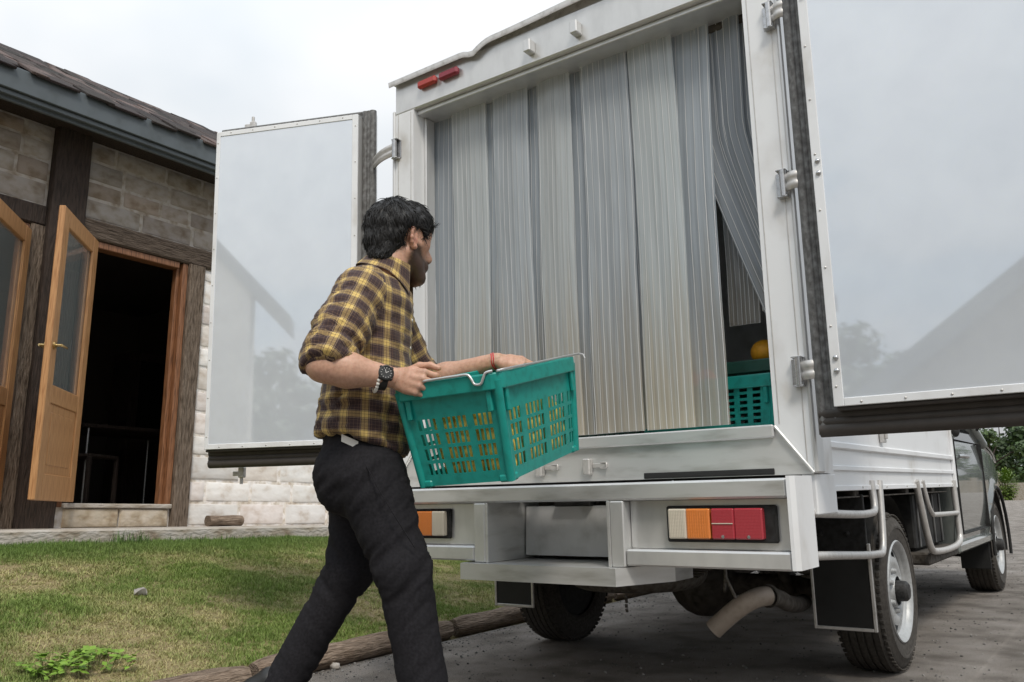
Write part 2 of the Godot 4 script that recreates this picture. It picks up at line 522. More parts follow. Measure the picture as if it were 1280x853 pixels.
	M.green_dark = worn(mat(lin(0.012, 0.085, 0.062), 0.45), mott, Vector3(3, 3, 3))
	M.wire = mat(lin(0.62, 0.62, 0.62), 0.3, 0.7)
	M.fruit = worn(mat(lin(0.96, 0.76, 0.20), 0.42), ntex(20, 0.02, [[0.0, Color(0.80, 0.62, 0.45)], [0.4, Color(0.96, 0.92, 0.8)], [1.0, Color(1, 1, 1)]], 256), Vector3(8, 8, 8))
	M.orange = worn(mat(lin(0.90, 0.42, 0.02), 0.45), mott, Vector3(6, 6, 6), ntex(21, 0.2, [], 256), 0.1)
	M.tomato = mat(lin(0.55, 0.03, 0.04), 0.3)

func ground() -> void:
	# one sheet to the horizon: fine near the camera, coarse far off
	var xs := [-160.0, -90.0, -50.0, -30.0, -20.0, -14.0, -10.0, -8.0]
	var x := -7.0
	while x < -3.0: xs.append(x); x += 0.2
	for k in [-3.019, -2.6, -1.5, 0.0, 2.0, 5.0, 10.0, 20.0, 40.0, 90.0, 160.0]: xs.append(k)
	var zs := [-220.0, -120.0, -70.0, -50.0, -42.0, -34.0, -26.0, -20.0, -15.0, -12.0]
	var z := -10.0
	while z < 4.0: zs.append(z); z += 0.25
	for k in [4.0, 6.0, 10.0, 20.0, 40.0, 90.0, 160.0]: zs.append(k)
	var g := Geo.new()
	var f := func(u: float, w: float) -> Vector3:
		var px: float = xs[roundi(u * (xs.size() - 1))]
		var pz: float = zs[roundi(w * (zs.size() - 1))]
		return Vector3(px, land_y(px, pz), pz)
	var tint := func(p: Vector3) -> Color:
		var k := clampf(0.5 + 0.9 * n_patch.get_noise_2d(p.x * 4.0, p.z * 4.0), 0.0, 1.0)
		return Color(0.42, 0.34, 0.20).lerp(Color(0.29, 0.27, 0.115), k)
	g.sheet(xs.size() - 1, zs.size() - 1, f, Vector2.ONE, Vector3.UP, tint)
	structure("ground", g, M.soil)
	# the road, a few millimetres to centimetres above it
	var r := Geo.new()
	var rz := [-42.0, -30.0, -20.0, -12.0, -8.5, -4.0, 0.0, 6.0]
	for i in rz.size() - 1:
		var a := Vector3(verge(rz[i]) - 0.01, road_y(rz[i]), rz[i])
		var b := Vector3(verge(rz[i + 1]) - 0.01, road_y(rz[i + 1]), rz[i + 1])
		r.quad(a, b, Vector3(15, b.y, b.z), Vector3(15, a.y, a.z), Vector3.UP)
	structure("road", r, M.asphalt)
	var p := Geo.new()
	p.box(Vector3(-5.80, 0.47, -3.4), Vector3(0.80, 0.17, 6.4), 0.012)
	structure("patio", p, M.concrete)

func blade(g: Geo, root: Vector3, dir: Vector3, h: float, w: float, bend: float, c: Color) -> void:
	var side := Vector3(-dir.z, 0, dir.x) * w
	var a := root
	var b := root + dir * bend * 0.35 * h + Vector3.UP * h * 0.6
	var t := root + dir * bend * h + Vector3.UP * h
	var nn := (Vector3.UP * 0.6 - dir).normalized()
	g.col = c
	g.quad_n(a - side, a + side, b + side * 0.7, b - side * 0.7, nn, nn, nn, nn)
	g.tri(b - side * 0.7, b + side * 0.7, t, nn, nn, nn)

func lawn() -> void:
	rng.seed = 5
	var kinds := []
	for k in 3:
		var g := Geo.new()
		for i in 9:
			var a := rng.randf() * TAU
			var d := Vector3(cos(a), 0, sin(a))
			blade(g, Vector3(rng.randf_range(-0.02, 0.02), -0.004, rng.randf_range(-0.02, 0.02)), d, rng.randf_range(0.010, 0.025), 0.0013, rng.randf_range(0.3, 1.3), Color(1, 1, 1) * rng.randf_range(0.8, 1.15))
		kinds.append(g.mesh(M.grass))
	var xfs := [[], [], []]
	var cols := [[], [], []]
	var n := 88000
	for i in n:
		var x := -3.12 - 2.3 * pow(rng.randf(), 0.9)
		var z := -1.0 - 7.4 * pow(rng.randf(), 1.15) if i < 74000 else rng.randf_range(-1.0, 2.0)
		var dry := 0.29 + 1.3 * n_patch.get_noise_2d(x * 4.0 + 31.0, z * 4.0) + 0.5 * n_land.get_noise_2d(x * 14.0, z * 14.0)
		dry = clampf(dry + rng.randf_range(-0.3, 0.3), 0.0, 1.0)
		var edge := smoothstep(-4.75, -5.3, x)
		if dry > 0.62 and rng.randf() < 0.45 and edge < 0.3: continue
		var c := Color(0.205, 0.290, 0.062).lerp(Color(0.48, 0.43, 0.20), dry * (1.0 - edge * 0.8))
		c = c.lerp(Color(0.13, 0.22, 0.045), edge * 0.7) * rng.randf_range(0.75, 1.25)
		var s := rng.randf_range(0.7, 1.25) * (1.0 - 0.35 * dry) * (1.0 + edge * rng.randf_range(0.0, 1.3))
		var k := rng.randi() % 3
		xfs[k].append(Transform3D(Basis(Vector3.UP, rng.randf() * TAU).scaled(Vector3(1.1, s, 1.1)), Vector3(x, land_y(x, z), z)))
		cols[k].append(c)
	var holder := Node3D.new()
	put(self, holder, "lawn_grass")
	tag(holder, "short patchy green and straw-coloured grass sloping from patio down to kerb logs", "grass", "", "stuff")
	for k in 3: scatter(holder, "grass", kinds[k], xfs[k], cols[k])

func scatter(parent: Node, called: String, mesh: Mesh, xfs: Array, cols: Array) -> MultiMeshInstance3D:
	var mm := MultiMesh.new()
	mm.transform_format = MultiMesh.TRANSFORM_3D
	mm.use_colors = true
	mm.mesh = mesh
	mm.instance_count = xfs.size()
	for i in xfs.size():
		mm.set_instance_transform(i, xfs[i])
		mm.set_instance_color(i, cols[i])
	var o := MultiMeshInstance3D.new()
	o.multimesh = mm
	put(parent, o, called)
	o.set_meta("kind", "stuff")
	return o

func gravel() -> void:
	rng.seed = 8
	var g := Geo.new()
	g.ball(Vector3.ZERO, Vector3(1, 0.6, 0.8), 6, 4)
	var xfs := []
	var cols := []
	for i in 30000:
		var x := -3.0 + 6.5 * rng.randf()
		var z := -1.6 - 11.0 * pow(rng.randf(), 1.7)
		if rng.randf() < 0.12: x = -3.0 + 0.35 * pow(rng.randf(), 2.0)
		var s := 0.0018 + 0.0065 * pow(rng.randf(), 6.0)
		xfs.append(Transform3D(Basis(Vector3(rng.randf() - 0.5, 1, rng.randf() - 0.5).normalized(), rng.randf() * TAU).scaled(Vector3(s, s, s)), Vector3(x, road_y(z) + s * 0.2, z)))
		var b := 0.05 + 0.27 * pow(rng.randf(), 1.6)
		cols.append(Color(b * 1.05, b, b * 0.94))
	var o := scatter(self, "gravel", g.mesh(M.pebble), xfs, cols)
	tag(o, "loose grit and small stones lying on the dark asphalt road", "gravel", "", "stuff")

func kerb() -> void:
	# rough split logs laid end to end between lawn and road
	var ends := [[-0.35, -2.29, "short pale weathered log at the near end of the kerb"], [-2.33, -3.62, "brown kerb log behind the man's legs"], [-3.66, -5.35, "dark kerb log beside the truck's left rear wheel"], [-5.39, -7.6, "far kerb log running on behind the truck"]]
	var nz := noise(41, 0.9, 4)
	for e in ends:
		var g := Geo.new()
		var L: float = e[0] - e[1]
		var ph: float = e[0] * 7.0
		var f := func(u: float, w: float) -> Vector3:
			var z: float = e[0] - L * u
			var a := TAU * w
			var r := 0.056 + 0.013 * nz.get_noise_3d(cos(a) * 1.2 + ph, sin(a) * 1.2, z * 1.4) + 0.008 * nz.get_noise_3d(cos(a) * 4.0, sin(a) * 4.0 + ph, z * 2.5)
			r *= 1.0 - 0.22 * pow(absf(u - 0.5) * 2.0, 14.0)
			var x0 := -3.075 - 0.03 * sin(z * 1.3 + 1.0) - 0.012 * (-2.3 - z)
			return Vector3(x0 + cos(a) * r * 1.15, road_y(z) + 0.036 + sin(a) * r, z)
		g.sheet(40, 18, f, Vector2.ONE, Vector3.UP)
		# the sawn ends
		for u in [0.0, 1.0]:
			var mid := Vector3.ZERO
			for k in 18: mid += f.call(u, k / 18.0) / 18.0
			for k in 18: g.tri(mid, f.call(u, k / 18.0), f.call(u, (k + 1) / 18.0))
		var o := g.build(M.log_wood)
		put(self, o, "kerb_log")
		tag(o, e[2], "log", "logs laid as a kerb")
# ------------------------------------------------------------------ the stone house on the left
const FACE := -6.2

func stone_block(g: Geo, y0: float, y1: float, z0: float, z1: float, x: float, c: Color, seed: int) -> void:
	var nz := n_land
	g.col = c
	var cut := [0.0, 0.035, 0.35, 0.65, 0.965, 1.0]
	var cuv := [0.0, 0.07, 0.4, 0.6, 0.93, 1.0]
	var f := func(u0: float, w0: float) -> Vector3:
		var u: float = cut[roundi(u0 * 5.0)]
		var w: float = cuv[roundi(w0 * 5.0)]
		var uu := u * (z1 - z0)
		var ww := w * (y1 - y0)
		var edge := minf(minf(u, 1.0 - u) * (z1 - z0), minf(w, 1.0 - w) * (y1 - y0))
		var d := 0.007 * nz.get_noise_3d(uu * 22.0, ww * 22.0, seed * 7.3)
		var inx := 0.006 * nz.get_noise_3d(w * 9.0, seed * 3.1, 2.0)
		var iny := 0.006 * nz.get_noise_3d(u * 9.0, seed * 5.7, 9.0)
		return Vector3(x + (d + 0.004 if edge > 0.001 else -0.008), lerpf(y0, y1, w) + iny * 0.6, lerpf(z0, z1, u) + inx * 0.6)
	g.sheet(5, 5, f, Vector2.ONE, Vector3.RIGHT)

# courses of stones between two heights and two ends, each stone a part of the wall
func courses(wall: Node3D, ys: Array, z0: float, z1: float, cols: Array, seed: int, wide := Vector2(0.26, 0.48), mt: Material = null) -> void:
	rng.seed = seed
	for i in ys.size() - 1:
		var z := z1
		if i % 2: z += rng.randf_range(0.05, 0.2)
		while z > z0 + 0.02:
			var w := rng.randf_range(wide.x, wide.y)
			var a := maxf(z - w, z0)
			if a - z0 < 0.1: a = z0
			var zz := minf(z, z1)
			if zz - a > 0.03:
				var g := Geo.new()
				var c: Color = cols[rng.randi() % cols.size()] * rng.randf_range(0.82, 1.12)
				c.a = 1.0
				stone_block(g, ys[i] + 0.009, ys[i + 1] - 0.009, a + 0.010, zz - 0.010, FACE + rng.randf_range(-0.002, 0.004), c, rng.randi() % 1000)
				part(wall, "stone", g, mt if mt else M.stone)
			z = a

func door_leaf(house: Node3D, hinge: Vector3, turn: float, w: float, h: float, label: String) -> void:
	# built along +x from the hinge, outer face towards +z
	var d := Node3D.new()
	d.transform = Transform3D(Basis(Vector3.UP, turn), hinge)
	put(house, d, "door")
	d.set_meta("label", label)
	var st := 0.11
	var t := 0.042
	for s in [[0.0, st], [w - st, w]]:
		var g := Geo.new()
		g.span(Vector3(s[0], 0, -t / 2), Vector3(s[1], h, t / 2), 0.005)
		part(d, "stile", g, M.door_wood)
	for r in [[0.0, 0.17], [0.62, 0.74], [h - 0.12, h]]:
		var g := Geo.new()
		g.span(Vector3(st + 0.001, r[0], -t / 2 + 0.001), Vector3(w - st - 0.001, r[1], t / 2 - 0.001), 0.005)
		part(d, "rail", g, M.door_wood)
	var p := Geo.new()
	p.span(Vector3(st, 0.17, -0.009), Vector3(w - st, 0.62, 0.009), 0.002)
	p.span(Vector3(st + 0.05, 0.22, -0.016), Vector3(w - st - 0.05, 0.57, 0.016), 0.012)
	part(d, "panel", p, M.door_wood)
	var gl := Geo.new()
	gl.span(Vector3(st, 0.74, -0.003), Vector3(w - st, h - 0.12, 0.003), 0.0)
	part(d, "glass_pane", gl, M.glass)
	var bead := Geo.new()
	for s in [-1.0, 1.0]:
		for xx in [st, w - st - 0.012]:
			bead = Geo.new()
			bead.span(Vector3(xx, 0.74, s * 0.012 - 0.005), Vector3(xx + 0.012, h - 0.12, s * 0.012 + 0.005), 0.002)
			part(d, "glazing_bead", bead, M.door_wood)
	var hd := Geo.new()
	for s in [-1.0, 1.0]:
		hd.lathe([Vector2(0.001, 0.012), Vector2(0.026, 0.010), Vector2(0.026, 0.0)], 16, Transform3D(Basis(Vector3.RIGHT, s * PI / 2), Vector3(w - st / 2, 0.99, s * t / 2)))
		hd.tube([Vector3(w - st / 2, 0.99, s * t / 2), Vector3(w - st / 2, 0.99, s * (t / 2 + 0.045))], 0.009, 8)
		hd.tube([Vector3(w - st / 2, 0.99, s * (t / 2 + 0.045)), Vector3(w - st / 2 - 0.05, 0.988, s * (t / 2 + 0.05)), Vector3(w - st / 2 - 0.11, 0.992, s * (t / 2 + 0.045))], [0.010, 0.009, 0.007], 8)
	part(d, "handle", hd, M.brass)
	var hg := Geo.new()
	for y in [0.25, 1.0, h - 0.25]: hg.tube([Vector3(-0.006, y - 0.045, 0.018), Vector3(-0.006, y + 0.045, 0.018)], 0.008, 8)
	part(d, "hinge", hg, M.brass)

func house() -> void:
	var H := thing("stone_house", "low stone house with dark timber posts, open wooden glazed doors and shingle roof", "house", Transform3D())
	# walls: a mortar core carries the stones
	var core := Geo.new()
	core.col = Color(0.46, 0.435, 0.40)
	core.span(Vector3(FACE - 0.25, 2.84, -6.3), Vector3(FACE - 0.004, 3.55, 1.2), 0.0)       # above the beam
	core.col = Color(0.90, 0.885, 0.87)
	core.span(Vector3(FACE - 0.25, 0.40, -6.3), Vector3(FACE - 0.004, 2.69, -4.0), 0.0)      # right of the door
	core.span(Vector3(FACE - 0.25, 0.40, -3.95), Vector3(FACE - 0.004, 0.70, -2.96), 0.0)    # under the door sill
	core.span(Vector3(FACE - 0.25, 0.40, -1.70), Vector3(FACE - 0.004, 2.69, 1.2), 0.0)
	core.span(Vector3(FACE - 4.8, 0.40, -6.3), Vector3(FACE - 0.25, 3.5, -6.1), 0.0)         # gable ends and back
	core.span(Vector3(FACE - 4.8, 0.40, 1.0), Vector3(FACE - 0.25, 3.5, 1.2), 0.0)
	core.span(Vector3(FACE - 4.8, 0.40, -6.1), Vector3(FACE - 4.6, 3.5, 1.0), 0.0)
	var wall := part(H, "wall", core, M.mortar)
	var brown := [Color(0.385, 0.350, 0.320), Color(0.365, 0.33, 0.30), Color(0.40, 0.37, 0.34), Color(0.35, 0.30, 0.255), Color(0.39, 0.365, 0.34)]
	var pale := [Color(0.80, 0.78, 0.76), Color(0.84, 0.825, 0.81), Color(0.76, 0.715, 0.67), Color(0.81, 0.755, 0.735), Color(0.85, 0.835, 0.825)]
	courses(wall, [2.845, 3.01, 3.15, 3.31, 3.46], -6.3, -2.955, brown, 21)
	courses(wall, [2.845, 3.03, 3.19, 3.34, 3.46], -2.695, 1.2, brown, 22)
	var ys := [0.555]
	while ys[-1] < 2.6: ys.append(ys[-1] + [0.165, 0.19, 0.175, 0.2][ys.size() % 4])
	ys[-1] = 2.69
	courses(wall, ys, -6.3, -4.015, pale, 23, Vector2(0.3, 0.52), M.stone_pale)
	courses(wall, ys, -1.70, 1.2, pale, 24, Vector2(0.34, 0.56), M.stone_pale)
	var step := Geo.new()
	stone_block(step, 0.556, 0.69, -3.44, -3.03, FACE + 0.02, Color(0.52, 0.46, 0.37), 5)
	part(wall, "stone", step, M.stone)
	var step2 := Geo.new()
	stone_block(step2, 0.556, 0.69, -3.845, -3.45, FACE + 0.02, Color(0.55, 0.50, 0.42), 6)
	part(wall, "stone", step2, M.stone)
	# timber
	var nw := noise(51, 1.4, 4)
	for p in [[-2.955, -2.70, 0.55, 3.46, 0.07, "dark_wood", "thick dark post between the two door openings"], [-2.70, -2.60, 0.55, 2.69, 0.03, "old_wood", ""], [-4.005, -3.865, 0.55, 2.69, 0.045, "old_wood", "weathered grey-brown post right of the open door"]]:
		var g := Geo.new()
		var zc: float = (p[0] + p[1]) / 2
		var hw: float = (p[1] - p[0]) / 2
		var out: float = p[4]
		var f := func(u: float, w: float) -> Vector3:
			var a := TAU * w
			var cx := clampf(cos(a) * 1.5, -1, 1)
			var cz := clampf(sin(a) * 1.5, -1, 1)
			var y: float = lerpf(p[2], p[3], u)
			var k := 1.0 + 0.05 * nw.get_noise_3d(cx * 1.5, y * 1.2, cz * 1.5 + zc) + 0.035 * nw.get_noise_3d(cx * 7.0, y * 1.6, cz * 7.0 + zc)
			return Vector3(FACE + out - 0.1 + cx * 0.1 * k, y, zc + cz * hw * k)
		g.sheet(30, 28, f, Vector2.ONE, Vector3.RIGHT)
		part(H, "post", g, M[p[5]], p[6])
	var b := Geo.new()
	b.span(Vector3(FACE - 0.16, 2.69, -6.3), Vector3(FACE + 0.035, 2.842, -2.957), 0.012)
	part(H, "beam", b, M.beam_wood)
	var b2 := Geo.new()
	b2.span(Vector3(FACE - 0.16, 2.69, -2.698), Vector3(FACE + 0.035, 2.842, 1.2), 0.012)
	part(H, "beam", b2, M.dark_wood)
	# door frame
	var fr := Geo.new()
	fr.span(Vector3(FACE - 0.09, 0.70, -3.862), Vector3(FACE + 0.015, 2.688, -3.815), 0.005)
	fr.span(Vector3(FACE - 0.09, 0.70, -3.815), Vector3(FACE - 0.03, 2.688, -3.785), 0.005)
	fr.span(Vector3(FACE - 0.09, 0.70, -3.02), Vector3(FACE + 0.015, 2.688, -2.958), 0.005)
	fr.span(Vector3(FACE - 0.09, 2.635, -3.785), Vector3(FACE + 0.012, 2.687, -3.02), 0.005)
	part(H, "door_frame", fr, M.frame_wood)
	var sill := Geo.new()
	sill.span(Vector3(FACE - 0.25, 0.695, -3.862), Vector3(FACE + 0.04, 0.728, -3.02), 0.006)
	part(H, "door_sill", sill, M.concrete)
	var fr2 := Geo.new()
	fr2.span(Vector3(FACE - 0.09, 0.70, -2.60), Vector3(FACE + 0.012, 2.688, -2.55), 0.005)
	fr2.span(Vector3(FACE - 0.09, 2.635, -2.55), Vector3(FACE + 0.012, 2.687, -1.72), 0.005)
	part(H, "door_frame", fr2, M.frame_wood)
	door_leaf(H, Vector3(FACE + 0.06, 0.735, -3.055), atan2(-0.53, 0.57), 0.775, 1.93, "honey-coloured glazed leaf of the open doorway, brass handle")
	door_leaf(H, Vector3(FACE + 0.06, 0.735, -2.575), atan2(-0.50, 0.58), 0.775, 1.89, "glazed leaf at the left edge, swung out from the neighbouring doorway")
	# dim room
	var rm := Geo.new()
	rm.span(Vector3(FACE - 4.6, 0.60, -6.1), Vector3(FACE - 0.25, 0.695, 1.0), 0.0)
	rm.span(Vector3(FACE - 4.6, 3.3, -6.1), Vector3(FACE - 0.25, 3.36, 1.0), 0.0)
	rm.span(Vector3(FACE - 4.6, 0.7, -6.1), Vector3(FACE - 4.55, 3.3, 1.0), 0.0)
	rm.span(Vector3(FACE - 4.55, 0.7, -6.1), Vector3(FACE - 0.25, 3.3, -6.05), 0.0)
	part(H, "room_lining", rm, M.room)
	# roof
	var e := Vector2(-5.78, 3.60)
	var slope := 0.57
	var rx := -8.62
	var roof := Geo.new()
	for s in [0.0, 1.0]:
		var x0 := e.x if s == 0.0 else 2.0 * rx - e.x
		var a := Vector3(x0, e.y - 0.03, 1.5)
		var t := Vector3(rx, e.y - 0.03 + slope * absf(rx - e.x), 1.5)
		var dz := Vector3(0, 0, -8.1)
		roof.quad(a, t, t + dz, a + dz, Vector3.UP)
		roof.quad(a - Vector3(0, 0.05, 0), t - Vector3(0, 0.05, 0), t + dz - Vector3(0, 0.05, 0), a + dz - Vector3(0, 0.05, 0), Vector3.DOWN)
		for k in [0.0, -8.1]:
			var w := Vector3(0, 0, k)
			roof.tri(Vector3(FACE - 0.05, 3.4, 1.2 if k == 0.0 else -6.3), Vector3(rx, t.y - 0.05, 1.2 if k == 0.0 else -6.3), Vector3(2 * rx - FACE + 0.05, 3.4, 1.2 if k == 0.0 else -6.3))
			roof.quad(a + w, t + w, t + w - Vector3(0, 0.05, 0), a + w - Vector3(0, 0.05, 0))
	var rf := part(H, "roof", roof, M.fascia)
	# shingles in view: courses up the near slope, each a part; the same shapes again and again
	rng.seed = 77
	var sm := []
	for k in 8:
		var g := Geo.new()
		var br: float = [0.045, 0.085, 0.026, 0.12, 0.06, 0.02, 0.16, 0.035][k]
		g.col = Color(br * 1.18, br * 0.92, br * 0.88)
		g.box(Vector3(0, 0, 0), Vector3(0.30, 0.020, [0.30, 0.15, 0.22, 0.12, 0.26, 0.30, 0.14, 0.20][k]), 0.004)
		sm.append(g.mesh(M.shingle))
	var ang := atan(slope)
	var up := Vector3(-cos(ang), sin(ang), 0)
	var nn := Vector3(sin(ang), cos(ang), 0)
	var rest := [[], [], [], [], [], [], [], []]
	var made := 0
	for r in 14:
		var base := Vector3(e.x, e.y, 0) + up * (0.24 * r + 0.1) + nn * (0.0 + 0.004)
		var z := 1.5 - (0.15 if r % 2 else 0.0)
		while z > -6.6:
			var k := rng.randi() % 8
			var tr := Transform3D(Basis(up, nn, up.cross(nn)) * Basis(Vector3(0, 0, 1), 0.035), base + Vector3(0, 0, z - 0.15) + nn * rng.randf_range(-0.004, 0.014))
			if z < -1.9 and z > -4.4 and made < 296:
				var o := MeshInstance3D.new()
				o.mesh = sm[k]
				o.transform = tr
				put(rf, o, "shingle")
				made += 1
			else: rest[k].append(tr)
			z -= [0.30, 0.15, 0.22, 0.12, 0.26, 0.30, 0.14, 0.20][k] + 0.003
	for k in 8:
		scatter(rf, "shingles", sm[k], rest[k], rest[k].map(func(_t): return Color.WHITE))
	var fa := Geo.new()
	fa.span(Vector3(e.x - 0.03, 3.435, -6.6), Vector3(e.x + 0.012, 3.60, 1.5), 0.004)
	part(H, "fascia_board", fa, M.fascia)
	var dr := Geo.new()
	dr.span(Vector3(e.x - 0.05, 3.40, -6.6), Vector3(e.x - 0.012, 3.433, 1.5), 0.004)
	dr.span(Vector3(e.x - 0.075, 3.375, -6.6), Vector3(e.x - 0.05, 3.41, 1.5), 0.004)
	part(H, "fascia_trim", dr, M.fascia)
	var so := Geo.new()
	so.span(Vector3(FACE - 0.25, 3.462, -6.6), Vector3(e.x - 0.03, 3.49, 1.5), 0.0)
	part(H, "soffit", so, M.dark_wood)

func log_cut() -> void:
	var nz := noise(43, 1.0, 4)
	var g := Geo.new()
	var f := func(u: float, w: float) -> Vector3:
		var a := TAU * w
		var r := 0.048 * (1.0 + 0.22 * nz.get_noise_3d(cos(a) * 1.5, sin(a) * 1.5, u * 1.5))
		return Vector3(-6.06 + cos(a) * r, 0.556 + 0.043 + sin(a) * r * 0.9, -4.12 - 0.31 * u)
	g.sheet(14, 16, f, Vector2.ONE, Vector3.UP)
	for u in [0.0, 1.0]:
		for k in 16: g.tri(Vector3(-6.06, 0.6, -4.12 - 0.31 * u), f.call(u, k / 16.0), f.call(u, (k + 1) / 16.0))
	var o := g.build(M.log_wood)
	put(self, o, "short_log")
	tag(o, "short sawn log lying on the patio against the pale stone wall", "log")

func furniture() -> void:
	# dim shapes inside the room
	var t := thing("table", "dark wooden table with thin metal legs inside the dim room", "table", Transform3D(Basis(), Vector3(-7.9, 0.695, -4.35)))
	var g := Geo.new()
	g.box(Vector3(0, 0.74, 0), Vector3(0.8, 0.035, 1.1), 0.006)
	part(t, "tabletop", g, M.dark_wood)
	for s in [[-1, -1], [-1, 1], [1, -1], [1, 1]]:
		var l := Geo.new()
		l.tube([Vector3(s[0] * 0.36, 0, s[1] * 0.5), Vector3(s[0] * 0.36, 0.72, s[1] * 0.5)], 0.014, 8)
		part(t, "leg", l, M.chrome)
	var c := thing("chair", "dark wooden chair beside the table inside the dim room", "chair", Transform3D(Basis(Vector3.UP, 0.5), Vector3(-7.4, 0.695, -3.75)))
	g = Geo.new()
	g.box(Vector3(0, 0.45, 0), Vector3(0.42, 0.03, 0.42), 0.008)
	part(c, "seat", g, M.dark_wood)
	g = Geo.new()
	g.box(Vector3(-0.2, 0.86, 0), Vector3(0.025, 0.12, 0.42), 0.008)
	g.box(Vector3(-0.2, 0.68, 0), Vector3(0.02, 0.06, 0.42), 0.008)
	part(c, "backrest", g, M.dark_wood)
	for s in [[-1, -1], [-1, 1], [1, -1], [1, 1]]:
		var l := Geo.new()
		l.box(Vector3(s[0] * 0.195, 0.46 if s[0] < 0 else 0.22, s[1] * 0.195), Vector3(0.035, 0.92 if s[0] < 0 else 0.44, 0.035), 0.006)
		part(c, "leg", l, M.dark_wood)
	var k := thing("cabinet", "tall dark cabinet with glazed front at the back of the dim room", "cabinet", Transform3D(Basis(), Vector3(-8.8, 0.695, -5.2)))
	g = Geo.new()
	g.box(Vector3(0, 0.85, 0), Vector3(0.4, 1.7, 0.8), 0.01)
	part(k, "carcass", g, M.dark_wood)
	g = Geo.new()
	g.box(Vector3(0.205, 1.2, 0), Vector3(0.008, 0.8, 0.62), 0.002)
	part(k, "glass_front", g, M.darkglass)
	g = Geo.new()
	g.box(Vector3(0.21, 0.4, 0), Vector3(0.012, 0.66, 0.7), 0.004)
	part(k, "door", g, M.dark_wood)
# ------------------------------------------------------------------ the box truck (local axes: x right, y up, z back; the rear axle stands over the origin)
func truck() -> void:
	var T := thing("delivery_truck", "white box truck on a grey pickup, rear doors open, plastic strip curtain", "truck", Transform3D(Basis(Vector3.RIGHT, TILT), AXLE))
	cargo_box(T)
	curtain(T)
	rear_doors(T)
	bumper(T)
	chassis(T)
	wheels(T)
	sides(T)
	cab(T)

